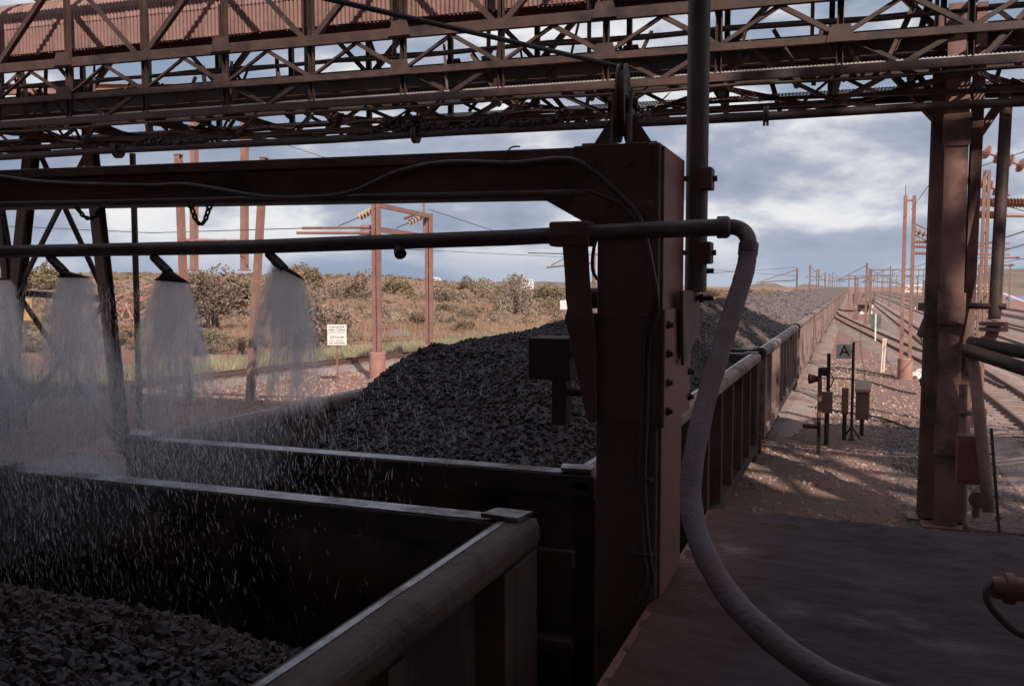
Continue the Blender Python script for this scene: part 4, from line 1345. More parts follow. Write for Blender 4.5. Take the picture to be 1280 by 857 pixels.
# angle latch on the side
m = MB()
a_ = at(852, 372, X=CX1 + 0.06); b_ = at(872, 372, X=CX1 + 0.06)
m.plate([(CX1 + 0.05, CY0 + 0.25, 3.88), (CX1 + 0.05, CY1 + 0.2, 3.88), (CX1 + 0.05, CY1 + 0.2, 3.66), (CX1 + 0.05, CY0 + 0.30, 3.52)], (0.015, 0, 0)); m.build('latch_plate', M['post'], sf)
for z_ in (3.84, 3.98):
    m = MB(); m.tube([(CX1 + 0.04, CY1 + 0.1, z_), (CX1 + 0.15, CY1 + 0.1, z_)], 0.013, 8); m.lathe((CX1 + 0.08, CY1 + 0.1, z_), (CX1 + 0.1, CY1 + 0.1, z_), [(0, 0.026), (1, 0.026)], 6); m.build('stud', M['dark'], sf)
# pulley on top of the column
sh = thing('sheave_block', 'large cable pulley wheel in a triangular bracket on top of the frame', 'pulley', (-1.04, 4.2, 4.545))
px_, py_, pz_ = -1.045, 4.22, 4.78
m = MB(); m.lathe((px_ - 0.022, py_, pz_), (px_ + 0.022, py_, pz_), [(0, 0.03), (0, 0.185), (0.22, 0.185), (0.38, 0.155), (0.62, 0.155), (0.78, 0.185), (1, 0.185), (1, 0.13), (0.86, 0.12), (0.86, 0.05), (1, 0.045)], 32); m.build('wheel', M['post'], sh, smooth=True)
m = MB(); m.tube([(px_ - 0.07, py_, pz_), (px_ + 0.07, py_, pz_)], 0.03, 12); m.build('axle', M['dark'], sh, smooth=True)
for s_ in (-1, 1):
    x = px_ + s_ * 0.034
    m = MB()
    m.plate([(x, py_ - 0.16, 4.56), (x, py_ + 0.16, 4.56), (x, py_ + 0.045, pz_ + 0.05), (x, py_ - 0.045, pz_ + 0.05)], (s_ * 0.014, 0, 0))
    br = m.build('cheek_plate', M['post'], sh)
    m = MB(); m.plate([(x + s_ * 0.014, py_ - 0.01, 4.57), (x + s_ * 0.12, py_ - 0.01, 4.57), (x + s_ * 0.014, py_ - 0.01, 4.73)], (0, 0.02, 0)); m.build('web', M['post'], br)
    m = MB(); m.box(min(x - 0.005, x + s_ * 0.14), max(x - 0.005, x + s_ * 0.14), py_ - 0.17, py_ + 0.17, 4.55, 4.57); m.build('foot', M['post'], br)
sh.rotation_euler = (0, 0, R(8))
# hoist cable from the wheel
p1 = Vector((px_, py_ - 0.03, pz_ + 0.165)); p2 = at(415, 0, d=3.35)
p3 = p2 + (p2 - p1) * 1.6
m = MB(); m.tube([p1 + Vector((0, 0.12, -0.06)), p1, p2, p3], 0.0115, 8)
tag(m.build('hoist_cable', M['rubber'], None, smooth=True), 'dark hoist cable running from the pulley wheel to the upper left', 'cable')

# electric cable draped along the beam and down the column
cy = CY0 - 0.035
pts = [at(x, y, Y=cy) for x, y in ((-60, 214), (0, 221), (60, 228), (180, 232), (235, 231), (330, 246), (400, 246), (445, 238), (500, 214), (560, 203), (640, 204), (690, 199), (720, 201), (745, 216), (775, 244), (797, 268), (808, 300), (816, 340), (820, 372), (806, 420), (803, 500), (801, 600), (803, 680), (808, 720), (800, 752))]
m = MB(); m.tube(spline(pts, 5), 0.0125, 8)
tag(m.build('electric_cable', M['pipe'], None, smooth=True), 'looping grey electric cable tied along the spray frame beam', 'cable')
pts = [at(x, y, Y=cy - 0.005) for x, y in ((733, 238), (765, 250), (790, 268), (800, 290), (812, 330), (823, 385), (812, 430), (809, 520), (806, 600), (812, 690), (817, 725), (806, 756))]
m = MB(); m.tube(spline(pts, 5), 0.008, 8)
tag(m.build('electric_cable', M['pipe'], None, smooth=True), 'thin second cable bundled down the front of the column', 'cable')
for (x, y) in ((803, 597), (803, 690)):
    q = at(x, y, Y=CY0 - 0.02)
    m = MB(); m.box(q.x - 0.05, q.x + 0.05, CY0 - 0.07, CY0 - 0.003, q.z - 0.006, q.z + 0.006)
    o = m.build('cable_clip', M['dark'], sf)
# wire tie on the beam
m = MB(); m.tube(spline([at(626, 204, Y=cy), at(634, 190, Y=cy), at(640, 184, Y=cy), at(650, 183, Y=cy)], 4), 0.004, 6); m.build('wire_tie', M['rubber'], sf)

# rising main clamped to the column
vx, vy = -0.745, 4.56
rp = thing('riser_pipe', 'thick vertical pipe clamped to the right of the spray frame column', 'pipe', (vx, vy, 3.85))
m = MB(); m.tube([(vx, vy, 3.87), (vx, vy, 6.49)], 0.056, 20); m.build('pipe_shaft', M['pipe'], rp, smooth=True)
for z_ in (4.07, 4.44):
    m = MB(); m.box(vx + 0.02, vx + 0.085, vy - 0.075, vy + 0.03, z_ - 0.055, z_ + 0.055); cl = m.build('clamp', M['post'], rp, bevel=0.008)
    m = MB(); m.box(CX1 + 0.015, vx - 0.03, vy - 0.09, vy - 0.06, z_ - 0.012, z_ + 0.012); m.build('clamp_strap', M['post'], cl)
    m = MB(); m.lathe((vx + 0.085, vy - 0.03, z_), (vx + 0.105, vy - 0.03, z_), [(0, 0.016), (1, 0.016)], 6); m.build('bolt', M['dark'], cl)

# spray pipe with its nozzles
PY = 3.80
pr_ = at(903, 284, Y=PY); pl0 = at(-90, 318, Y=PY)
sp_ = thing('spray_pipe', 'long horizontal water pipe with spray nozzles above the foreground wagon', 'pipe', tuple(pr_))
pm_ = at(640, 297, Y=PY)
m = MB(); m.tube([pl0, at(0, 314.5, Y=PY), at(300, 309, Y=PY), pm_, at(800, 288, Y=PY), pr_], 0.0365, 16); m.build('pipe_run', M['pipe'], sp_, smooth=True)
m = MB(); m.lathe(pr_ - Vector((0.02, 0, 0)), pr_ + Vector((0.03, 0, 0)), [(0, 0.036), (0, 0.047), (0.8, 0.047), (1, 0.04)], 16); m.build('collar', M['pipe'], sp_, smooth=True)
nozz = [(-62, 320, -10, 337), (62, 321, 100, 338), (192, 321, 224, 343), (336, 317, 366, 338)]
sprays = []
for k, (x0, y0, x1, y1) in enumerate(nozz):
    a_ = at(x0, y0, Y=PY); mid_ = at(x0 + 13, y0 + 13, Y=PY - 0.03)
    # mouth of the duck bill, px ends from the picture's fan
    mouths = [((-34, 350), (6, 350)), ((70, 347), (107, 347)), ((191, 350), (231, 354)), ((338, 328), (374, 350))]
    A, B = [at(*q, Y=PY - 0.06) for q in mouths[k]]
    A.y -= 0.0; B.y += 0.05
    m = MB(); m.tube([a_, mid_, mid_ + (mid_ - a_) * 0.5], [0.024, 0.026, 0.024], 10)
    nz_ = m.build('nozzle', M['rubber'], sp_, smooth=True)
    # bell: flattened flare from the neck to the mouth
    neck = mid_ + (mid_ - a_) * 0.35
    m = MB(); ring = []
    ax = (B - A); cn = (A + B) / 2; yv = Vector((0, 1, 0))
    for t in (0, 0.35, 0.7, 1.0):
        c_ = neck.lerp(cn, t); hw = 0.026 + (ax.length / 2 - 0.026) * t ** 1.2; hd = 0.026 * (1 - 0.35 * t)
        dr = (Vector((1, 0, 0)) * (1 - t) + ax.normalized() * t).normalized()
        ring.append([c_ + dr * math.cos(q) * hw + yv * math.sin(q) * hd for q in np.linspace(0, 2 * math.pi, 15)[:-1]])
    vs = [p for r_ in ring for p in r_]; fs = []
    for i_ in range(3):
        for q in range(14):
            x = i_ * 14 + q; y = i_ * 14 + (q + 1) % 14
            fs.append((x, y, y + 14, x + 14))
    fs.append(tuple(range(14)))
    m.add(vs, fs); m.build('bell_mouth', M['rubber'], nz_, smooth=True)
    sprays.append((A, B))
q = at(497, 304, Y=PY)
m = MB(); m.tube([q, q + Vector((0.02, -0.02, -0.04)), q + Vector((0.035, -0.035, -0.055))], [0.02, 0.028, 0.03], 12); m.build('blank_nozzle', M['rubber'], sp_, smooth=True)
# saddle and bent strap carrying the pipe
sa, sb_ = at(686, 277, Y=PY - 0.05), at(736, 307, Y=PY - 0.05)
m = MB(); m.box(sa.x, sb_.x, PY - 0.055, PY + 0.06, sb_.z, sa.z); sd = m.build('saddle', M['post'], sp_, bevel=0.01)
m = MB(); m.bar(at(681, 292, Y=PY - 0.06), at(741, 289, Y=PY - 0.06), 0.02, 0.025); m.build('saddle_bolt_bar', M['pipe'], sd)
prof = [(703, 306, 733), (706, 345, 735), (707, 372, 737), (709, 385, 738), (706, 398, 740), (712, 420, 742), (722, 470, 743), (730, 510, 744), (736, 528, 744)]
ysh = [0, 0, -0.005, -0.01, -0.02, -0.005, 0.01, 0.02, 0.02]
m = MB(); vs = []; fs = []
for (xa, y, xb), o_ in zip(prof, ysh):
    for x in (xa, xb):
        p = at(x, y, Y=PY + o_); vs.append(p); vs.append(p + Vector((0, 0.03, 0)))
for k in range(len(prof) - 1):
    b0 = 4 * k
    fs += [(b0, b0 + 2, b0 + 6, b0 + 4), (b0 + 3, b0 + 1, b0 + 5, b0 + 7), (b0 + 1, b0, b0 + 4, b0 + 5), (b0 + 2, b0 + 3, b0 + 7, b0 + 6)]
fs += [(1, 3, 2, 0), (len(vs) - 4, len(vs) - 2, len(vs) - 1, len(vs) - 3)]
m.add(vs, fs); m.build('bent_strap', M['post'], sp_, smooth=True)
# dark control box hung on the frame over the ore
bx = thing('hanging_box', 'black square box hung beside the column over the ore heap', 'box', tuple(at(690, 470, Y=4.15)))
a_, b_ = at(660, 422, Y=4.15), at(711, 476, Y=4.15)
m = MB(); m.box(a_.x, b_.x, 4.15, 4.40, b_.z, a_.z); bb = m.build('casing', M['dark'], bx, bevel=0.008)
a_, b_ = at(690, 476, Y=4.2), at(707, 532, Y=4.2)
m = MB(); m.box(a_.x, b_.x, 4.2, 4.3, b_.z, a_.z - 0.001); m.build('drop_leg', M['dark'], bx)
for y in (440, 490):
    a_ = at(705, y, Y=4.25)
    m = MB(); m.tube([a_, (CX0 + 0.05, 4.25, a_.z)], 0.018, 8); m.build('arm', M['dark'], bx, smooth=True)
a_ = at(744, 340, Y=4.4)
m = MB(); m.tube(spline([at(745, 300, Y=4.3), at(741, 318, Y=4.3), at(741, 338, Y=4.3), at(748, 350, Y=4.3), at(756, 352, Y=4.3)], 4), 0.009, 8); m.build('cable_loop', M['rubber'], bx, smooth=True)
a_, b_ = at(734, 357, Y=4.45), at(750, 388, Y=4.45)
m = MB(); m.lathe((a_.x, 4.45, (a_.z + b_.z) / 2), (b_.x + 0.05, 4.45, (a_.z + b_.z) / 2), [(0, 0.03), (0.1, 0.055), (0.6, 0.055), (1, 0.05)], 14); m.build('lamp_can', M['dark'], bx, smooth=True)

# grey delivery hose
hpts = [(903, 284, 3.78), (918, 284, 3.76), (930, 290, 3.74), (936, 305, 3.70), (932, 335, 3.66), (920, 375, 3.58), (900, 440, 3.45), (880, 510, 3.3), (866, 580, 3.15), (864, 630, 3.05), (876, 680, 2.92), (905, 735, 2.75), (945, 780, 2.6), (1000, 825, 2.45), (1060, 858, 2.32), (1150, 885, 2.2), (1260, 900, 2.1)]
hp3 = [at(x, y, d=d_) for x, y, d_ in hpts]
hs = thing('delivery_hose', 'thick grey rubber hose looping from the pipe end down across the platform', 'hose', tuple(hp3[-1]))
pp = spline(hp3[3:], 7)
m = MB(); m.tube(pp, [0.0385 + 0.0008 * math.sin(k * 0.9) + 0.0006 * math.sin(k * 2.7) for k in range(len(pp))], 18); m.build('hose_body', M['hose'], hs, smooth=True)
m = MB(); m.tube(spline(hp3[:5], 6), 0.034, 14); m.build('elbow', M['pipe'], hs, smooth=True)
m = MB(); m.tube([pp[0], pp[3]], 0.0415, 16); m.build('hose_clamp', M['pipe'], hs, smooth=True)


# chains hanging from the beam
def chain(ends, sag, label, nl=11):
    a_, b_ = ends
    t = thing('hanging_chain', label, 'chain', tuple(a_))
    for k in range(nl):
        u = (k + 0.5) / nl
        du = 0.5 / nl

        def pos(v): return a_.lerp(b_, v) - Vector((0, 0, sag * 4 * v * (1 - v)))
        p0, p1 = pos(u - du * 1.25), pos(u + du * 1.25)
        tdir = (p1 - p0).normalized(); L = (p1 - p0).length
        sd_ = Vector((0, 1, 0)) if k % 2 else tdir.cross(Vector((0, 1, 0))).normalized()
        c_ = (p0 + p1) / 2
        pts = [c_ + tdir * (math.cos(q) * L / 2) + sd_ * (math.sin(q) * L * 0.3) for q in np.linspace(0, 2 * math.pi, 13)]
        mm = MB(); mm.tube(pts, 0.0065, 6, cap=False); mm.build('link', M['dark'], t, smooth=True)


chain((at(237, 250, Y=CY0), at(263, 252, Y=CY0)), 0.13, 'short loop of chain hanging under the beam near the second nozzle')
chain((at(94, 255, Y=CY0 + 0.1), at(130, 254, Y=CY0 + 0.1)), 0.09, 'slack loop of chain hanging under the beam near the left end')


# ------------------------------------------------------------------ water
def spray(A, B, ln, wide, drift, label, seed):
    nu, nv = 24, 22
    me = bpy.data.meshes.new('water_spray')
    vs = []; uvs = []
    for sh_ in (0, 1, 2):
        for q in range(nv + 1):
            v = q / nv
            for k in range(nu + 1):
                u = k / nu
                c_ = A.lerp(B, u)
                sp2 = (u - 0.5) * wide * v ** 0.8 * (1.0, 1.35, 0.9)[sh_] + 0.03 * math.sin(seed * 2.1 + sh_ * 1.7) * v
                bulge = (0.02 + 0.16 * v) * math.sin(math.pi * u) * (-1, 0, 1)[sh_]
                edge = ln * (0.82 + 0.18 * math.sin(math.pi * u)) * (1 - 0.06 * abs(sh_ - 1))
                vs.append((c_.x + sp2 + drift * v ** 2, c_.y + bulge - 0.05 * v, c_.z - edge * v))
                uvs.append((u * 0.998 + sh_ * 3 + seed * 7, v))
    fs = []
    st_ = (nu + 1) * (nv + 1)
    for sh_ in (0, 1, 2):
        for q in range(nv):
            for k in range(nu):
                x = sh_ * st_ + q * (nu + 1) + k
                fs.append((x, x + 1, x + nu + 2, x + nu + 1))
    me.from_pydata(vs, [], fs)
    uvl = me.uv_layers.new(name='flow')
    for li, lp in enumerate(me.loops):
        u, v = uvs[lp.vertex_index]
        uvl.data[li].uv = (u, v)
    for p in me.polygons: p.use_smooth = True
    me.materials.append(M['spray'])
    o = bpy.data.objects.new('water_spray', me); col.objects.link(o)
    tag(o, label, 'water spray', 'fans of water from the spray nozzles')
    return o


slab = ['fan of water cut off by the left edge of the picture', 'fan of water from the nozzle nearest the left tower', 'wide fan of water from the middle nozzle before the round bush', 'fan of water from the nozzle nearest the danger sign']
for k, (A, B) in enumerate(sprays):
    spray(A, B, (1.0, 1.0, 1.0, 0.85)[k], (0.50, 0.44, 0.46, 0.40)[k], (0.0, 0.03, 0.03, 0.0)[k], slab[k], k)

# falling drops below the fans, each one an elongated bead of water
n = 150000
dx = rng.normal(0, 0.62, n) + rng.choice([-5.4, -4.75, -4.2, -3.5], n, p=[0.3, 0.3, 0.26, 0.14])
dy = PY - 0.1 + rng.normal(0, 0.5, n)
dz = 2.0 + 1.9 * rng.random(n) ** 0.8
keep = (dx > -6.5) & (dx < -1.45) & (dy > 2.3) & ((dz < 3.4) | (rng.random(n) < 0.15)) & ((dz > 2.92) | (dy < 3.4) | ((dy > 3.62) & (dy < 4.42)))
dx, dy, dz = dx[keep], dy[keep], dz[keep]
n = len(dx)
ln = np.clip(rng.lognormal(math.log(0.016), 0.5, n), 0.005, 0.05); rr = np.clip(rng.lognormal(math.log(0.00105), 0.45, n), 0.0003, 0.003)
V = np.repeat(OCT_V[None], n, 0)
V = V * np.stack([rr, rr, ln], 1)[:, None, :]
tilt = rng.normal(-0.12, 0.22, n); tilt2 = rng.normal(0, 0.15, n)
V[:, :, 0] += V[:, :, 2] * tilt[:, None]; V[:, :, 1] += V[:, :, 2] * tilt2[:, None]
V += np.stack([dx, dy, dz], 1)[:, None, :]
Fc = OCT_F[None] + (np.arange(n) * 6)[:, None, None]
o = mesh_obj('water_drops', V.reshape(-1, 3), Fc.reshape(-1, 3), M['drops'])
tag(o, 'falling water drops over the foreground wagons', 'water', kind='stuff')

# mist hanging round the falling water
mm = bpy.data.materials.new('spray_mist'); mm.use_nodes = True
mn, ml = mm.node_tree.nodes, mm.node_tree.links
mn.clear()
mo = mn.new('ShaderNodeOutputMaterial'); pv = mn.new('ShaderNodeVolumePrincipled')
pv.inputs['Color'].default_value = (0.95, 0.93, 0.94, 1); pv.inputs['Density'].default_value = 0.17
ml.new(pv.outputs[0], mo.inputs['Volume'])
m = MB(); rows = []
for q in range(13):
    th = math.pi * q / 12
    rows.append([(-4.75 + 1.9 * math.sin(th) * math.cos(a_), 3.75 + 1.3 * math.sin(th) * math.sin(a_), 3.0 + 0.66 * math.cos(th)) for a_ in np.linspace(0, 2 * math.pi, 25)[:-1]])
vs = [p for r_ in rows for p in r_]; fs = []
for q in range(12):
    for k in range(24):
        fs.append((q * 24 + k, q * 24 + (k + 1) % 24, (q + 1) * 24 + (k + 1) % 24, (q + 1) * 24 + k))
m.add(vs, fs)
m.f = [tuple(reversed(q)) for q in m.f]
o = m.build('spray_mist', mm, None, smooth=True)
if (o.data.polygons[100].normal.dot(Vector(o.data.polygons[100].center) - Vector((-4.75, 3.75, 3.0)))) < 0: o.data.flip_normals(); tag(o, 'fine water mist hanging around the falling spray', 'mist', kind='stuff')

# coupling and cable lying on the platform at the right edge
ct = thing('hose_coupling', 'rusty pipe coupling with black cable loop at the right edge of the platform', 'coupling', tuple(at(1290, 730, d=2.6)))
c0 = at(1238, 733, d=2.6)
m = MB(); m.lathe(c0, at(1330, 742, d=2.55), [(0, 0.015), (0.02, 0.03), (0.18, 0.034), (0.2, 0.045), (0.32, 0.045), (0.34, 0.034), (1, 0.034)], 14); m.build('coupling_body', M['post_red'], ct, smooth=True)
m = MB(); m.tube(spline([at(1262, 722, d=2.62), at(1246, 724, d=2.6), at(1234, 735, d=2.58), at(1235, 752, d=2.56), at(1250, 772, d=2.54), at(1275, 792, d=2.52), at(1330, 812, d=2.5)], 5), 0.010, 8); m.build('cable_loop', M['rubber'], ct, smooth=True)
m = MB(); q = at(1300, 742, d=2.55); m.tube([q, (q.x, q.y, PZ_)], 0.03, 10); m.build('stub_stand', M['post_red'], ct, smooth=True)
#==PART6

# ------------------------------------------------------------------ overhead line masts
def insulator(m, a, b, discs, r, core=None):
    a, b = Vector(a), Vector(b)
    core = core or r * 0.3
    prof = [(0, core)]
    for k in range(discs):
        t0 = (k + 0.25) / discs; dt = 0.22 / discs
        prof += [(t0 - dt, core), (t0, r), (t0 + dt * 0.7, r * 0.9), (t0 + dt * 1.2, core)]
    prof.append((1, core))
    m.lathe(a, b, prof, 12)
    return m


def twin_mast(base, top_z, label, w=0.30, base_h=1.1, base_r=0.36, group='overhead line masts', lattice=8, cw=0.19):
    bx_, by_ = base.x, base.y
    t = thing('overhead_mast', label, 'mast', (bx_, by_, 0), group)
    if base_h:
        m = MB(); m.lathe((bx_, by_, -0.1), (bx_, by_, base_h), [(0, base_r), (0.98, base_r), (1, base_r * 0.93)], 20); m.build('concrete_base', M['concrete_red'], t, smooth=True)
    for s_ in (-1, 1):
        m = MB(); p0 = Vector((bx_ + s_ * w / 2, by_ + s_ * w * 0.1, base_h * 0.9)); p1 = Vector((bx_ + s_ * w / 2, by_ + s_ * w * 0.1, top_z))
        m.channel(p0, p1, cw, cw, 0.02, up=(0, 1, 0), side=-s_); m.build('channel_leg', M['mast'], t)
    for k in range(lattice):
        z_ = base_h + 0.3 + (top_z - base_h - 0.5) * k / max(1, lattice - 1)
        m = MB(); m.bar((bx_ - w / 2, by_, z_), (bx_ + w / 2, by_, z_), 0.08, 0.02, up=(0, 1, 0)); m.build('batten', M['mast'], t)
    return t


b1 = at(472, 474, Z=0.0); d1 = (b1 - _cam).dot(_fw)
b2 = at(537, 466, d=43.0); b2.z = 0
z1 = at(474, 254, d=d1).z
m1 = twin_mast(b1, z1, 'red twin channel mast on a concrete base beside the danger sign', 0.20, 1.15, 0.34, cw=0.155)
m2 = twin_mast(b2, z1 + 0.02, 'second red twin channel mast rising behind the ore heap', 0.20, 1.05, 0.32, cw=0.155)
top1, top2 = Vector((b1.x, b1.y, z1 - 0.1)), Vector((b2.x, b2.y, z1 - 0.1))
m = MB(); m.channel(top1, top2, 0.12, 0.2, 0.02); m.build('cross_beam', M['mast'], m1)
lowz = at(474, 287, d=d1).z
m = MB(); m.channel(Vector((b1.x, b1.y, lowz)), Vector((b2.x, b2.y, lowz)), 0.12, 0.22, 0.02); m.build('cross_beam', M['mast'], m1)
# cantilever arms reaching left over the line
for y0, y1, x1 in ((284, 285, 378), (291, 291, 371)):
    a_ = at(470, y0, d=d1); b_ = at(x1, y1, d=d1 + 1)
    m = MB(); m.tube([a_, a_.lerp(b_, 0.2)], 0.10, 8); m.tube([a_.lerp(b_, 0.2), b_], 0.06, 8); m.build('cantilever_arm', M['mast'], m1, smooth=True)
m = MB(); insulator(m, at(471, 259, d=d1), at(448, 272, d=d1 + 0.5), 6, 0.17); m.build('insulator', M['porcelain_y'], m1, smooth=True)
m = MB(); m.tube([at(448, 272, d=d1 + 0.5), at(422, 283, d=d1 + 0.8)], 0.02, 6); m.build('stay_wire', M['wire'], m1)
m = MB(); insulator(m, at(533, 268, d=43), at(510, 279, d=43.5), 6, 0.17); m.build('insulator', M['porcelain_y'], m2, smooth=True)
m = MB(); m.tube([at(523, 266, d=43), at(505, 273, d=43.3)], 0.08, 8); m.build('strut', M['mast'], m2)
m = MB(); m.tube([at(510, 279, d=43.5), at(495, 285, d=44)], 0.02, 6); m.build('stay_wire', M['wire'], m2)
m = MB(); m.tube([(b2.x - 0.2, b2.y - 0.1, z1 - 1.0), (b2.x - 0.2, b2.y - 0.1, z1 + 1.2)], 0.06, 8); m.build('spike', M['mast'], m2)

b3 = at(1131, 474, Z=0.0); d3 = (b3 - _cam).dot(_fw)
z3 = at(1139, 246, d=d3).z
m3 = twin_mast(b3, z3, 'tall red twin pole mast on a round base left of the steel tower', 0.34, 0.9, 0.30, lattice=3, cw=0.14)
for y0, y1 in ((278, 291), (292, 305)):
    m = MB(); m.tube([at(1140, y0, d=d3), at(1168, y1, d=d3 + 1)], 0.03, 8); m.build('stay', M['mast'], m3)
m = MB(); insulator(m, at(1142, 288, d=d3), at(1164, 296, d=d3), 4, 0.13); m.build('insulator', M['porcelain'], m3, smooth=True)
for y in (302, 308, 316):
    m = MB(); insulator(m, at(1142, y, d=d3), at(1172, y + 1, d=d3 + 0.6), 9, 0.07); m.tube([at(1172, y + 1, d=d3 + 0.6), at(1262, y + 2, d=d3 + 2)], 0.035, 8); m.build('insulated_arm', M['porcelain'], m3, smooth=True)
m = MB(); m.tube([(b3.x - 0.17, b3.y, z3), (b3.x - 0.17, b3.y, z3 + 0.45)], 0.02, 6); m.build('spike', M['mast'], m3)

# large insulators of the mast standing behind the tower
d5 = 24.0
b5 = at(1224, 500, d=d5); b5.z = 0
m5 = twin_mast(Vector((b5.x, b5.y, 0)), at(1224, 215, d=d5).z, 'red mast behind the tower holding large ribbed insulators', 0.11, 0.6, 0.2, lattice=5, cw=0.08)
for (x0, y0, x1, y1, n_, r_) in ((1229, 189, 1300, 216, 5, 0.2), (1224, 228, 1262, 244, 4, 0.18), (1224, 253, 1300, 254, 18, 0.13), (1222, 268, 1250, 269, 10, 0.11)):
    m = MB(); insulator(m, at(x0, y0, d=d5), at(x1, y1, d=d5), n_, r_, 0.035); m.build('insulator', M['porcelain'], m5, smooth=True)
m = MB(); m.tube([at(1250, 269, d=d5), at(1330, 270, d=d5)], 0.05, 8); m.build('arm', M['porcelain'], m5, smooth=True)
m = MB(); m.tube([at(1226, 322, d=d5), at(1275, 322, d=d5)], 0.03, 8); m.tube([at(1226, 332, d=d5), at(1268, 331, d=d5)], 0.03, 8); m.build('lower_arms', M['mast'], m5, smooth=True)


def pole(x, y, h, label, arm=0, group=None, kind=0, mat='pole'):
    t = thing('overhead_mast', label, 'mast', (x, y, ground_z(x, y)), group)
    g0 = ground_z(x, y)
    m = MB()
    m.ibeam((x, y, g0 - 0.2), (x, y, g0 + h), 0.2, 0.2, 0.03, up=(0, 1, 0))
    m.box(x - 0.22, x + 0.22, y - 0.22, y + 0.22, g0 - 0.2, g0 + 0.35)
    m.build('shaft', M[mat], t)
    if arm:
        m = MB(); m.tube([(x, y, g0 + h * 0.78), (x + arm, y, g0 + h * 0.74)], 0.06, 6); m.tube([(x, y, g0 + h * 0.97), (x + arm * 0.9, y, g0 + h * 0.76)], 0.035, 5)
        m.build('cantilever_arm', M[mat], t)
    return t


# poles down the left of the train
lp = [(996, 335, 366), (1012, 331, 366), (1023, 336, 364), (1031, 340, 364), (1036, 342, 363)]
for k, (x, yt, yb) in enumerate(lp):
    d_ = (95, 125, 150, 175, 205)[k]
    p = at(x, 358, d=d_)
    hgt = at(x, yt, d=d_).z
    pole(p.x, p.y, hgt, ORD[k] + ' overhead line pole left of the train, counted from the nearest', arm=(-4.2, 1.6, 0, -3, 2.5)[k], group='poles left of the train')
for k in range(8):
    pole(-8.2 + (k % 2) * 3, 235 + k * 42, 8.2, 'distant overhead line pole left of the far wagons', arm=(3 if k % 2 else -3), group='distant poles left of the train')
# poles in the yard on the right
rp_ = [(1069, 345, 100), (1072, 348, 108), (1083, 329, 86), (1088.5, 336, 92), (1112, 350, 170), (1147, 345, 140), (1155, 350, 160)]
for k, (x, yt, d_) in enumerate(rp_):
    p = at(x, 358, d=d_); hgt = at(x, yt, d=d_).z
    pole(p.x, p.y, hgt, ('nearest short red pole at the train end of the crossover', 'short red pole just behind the nearest one', 'tall red pole over the whitewashed stones', 'slimmer red pole beside the tall one', 'pale pole between far yard tracks', 'thin pole right of the twin mast', 'thin pole close to the tower at eye level')[k], arm=(0, 0, -2.6, 2.8, 3, -3, 0)[k], group='poles in the yard')
for k in range(9):
    for xx in (7.2, 16.2):
        pole(xx, 190 + k * 45, 8.0, 'distant overhead line pole among the yard tracks', arm=(3 if xx > 10 else -3), group='distant yard poles')
for k, (x, yt, d_) in enumerate(((1253, 338, 120), (1262, 332, 150), (1224, 330, 60), (1163, 352, 190), (1180, 351, 240))):
    p = at(x, 358, d=d_); hgt = at(x, yt, d=d_).z
    pole(p.x, p.y, hgt, ('brown pole in front of the mesa', 'taller brown pole left of the blue roof', 'thin pole seen through the tower', 'small pole by the far switch', 'tiny pole beside the tower column')[k], group='poles below the mesa')
# lattice portal beams across the yard
for k, (y_, xa, xb) in enumerate(((170, 3.0, 22), (265, -0.6, 24))):
    t = thing('yard_portal', 'overhead line portal spanning the yard tracks, ' + ORD[k] + ' from the camera', 'portal', (xa, y_, 0), 'portals across the yard')
    for x in (xa, xb):
        m = MB(); m.box(x - 0.15, x + 0.15, y_ - 0.15, y_ + 0.15, 0, 7.2); m.build('leg', M['pole'], t)
    m = MB(); m.box(xa + 0.16, xb - 0.16, y_ - 0.1, y_ + 0.1, 6.75, 6.95)
    for q in (0.2, 0.42, 0.66, 0.86):
        xq = xa + (xb - xa) * q
        m.box(xq - 0.06, xq + 0.06, y_ - 0.06, y_ + 0.06, 5.6, 6.74)
    m.build('beam', M['pole'], t)


# wires
def wire(pts, label, r=0.012, sag=0.0, group='overhead wires'):
    P = []
    for a_, b_ in zip(pts, pts[1:]):
        a_, b_ = Vector(a_), Vector(b_)
        for k in range(9):
            t = k / 9
            P.append(a_.lerp(b_, t) - Vector((0, 0, sag * 4 * t * (1 - t))))
    P.append(Vector(pts[-1]))
    m = MB(); m.tube(P, r, 5)
    return tag(m.build('overhead_wire', M['wire']), label, 'wire', group)


wire([at(-30, 281, d=52), at(190, 291, d=48), at(420, 284, d=d1 + 0.8)], 'contact wire crossing the sky behind the left tower', 0.022)
wire([at(330, 172, d=60), at(452, 212, d=50)], 'thin wire slanting down behind the beam at upper left', 0.02)
wire([at(537, 262, d=43), at(640, 296, d=60), at(760, 320, d=95)], 'wire running away from the second red mast', 0.02)
wire([at(480, 310, d=50), at(720, 322, d=70)], 'nearly level wire below the spray pipe', 0.018)
wire([at(660, 316, d=80), at(770, 319, d=82)], 'short bracket wire left of the column', 0.05)
wire([at(880, 342, d=70), at(996, 334, d=95)], 'wire ending at the nearest pole left of the train', 0.02)
wire([at(875, 336, d=70), at(995, 345, d=95)], 'lower wire near the first pole left of the train', 0.02)
wire([at(1139, 262, d=d3), at(1180, 205, d=26)], 'wire rising from the twin pole mast to the tower', 0.012)
wire([at(1226, 208, d=d5), at(1340, 170, d=20)], 'wire rising right from the large insulators', 0.012)
wire([at(1256, 257, d=d5), at(1340, 280, d=22)], 'wire falling right beneath the large insulators', 0.012)
wire([at(1180, 335, d=60), at(1300, 300, d=30)], 'wire seen through the tower rising right', 0.02)
wire([(4.9, 20, 5.6), (4.9, 150, 5.4), (4.9, 400, 5.5)], 'contact wire over the nearest yard track', 0.02)
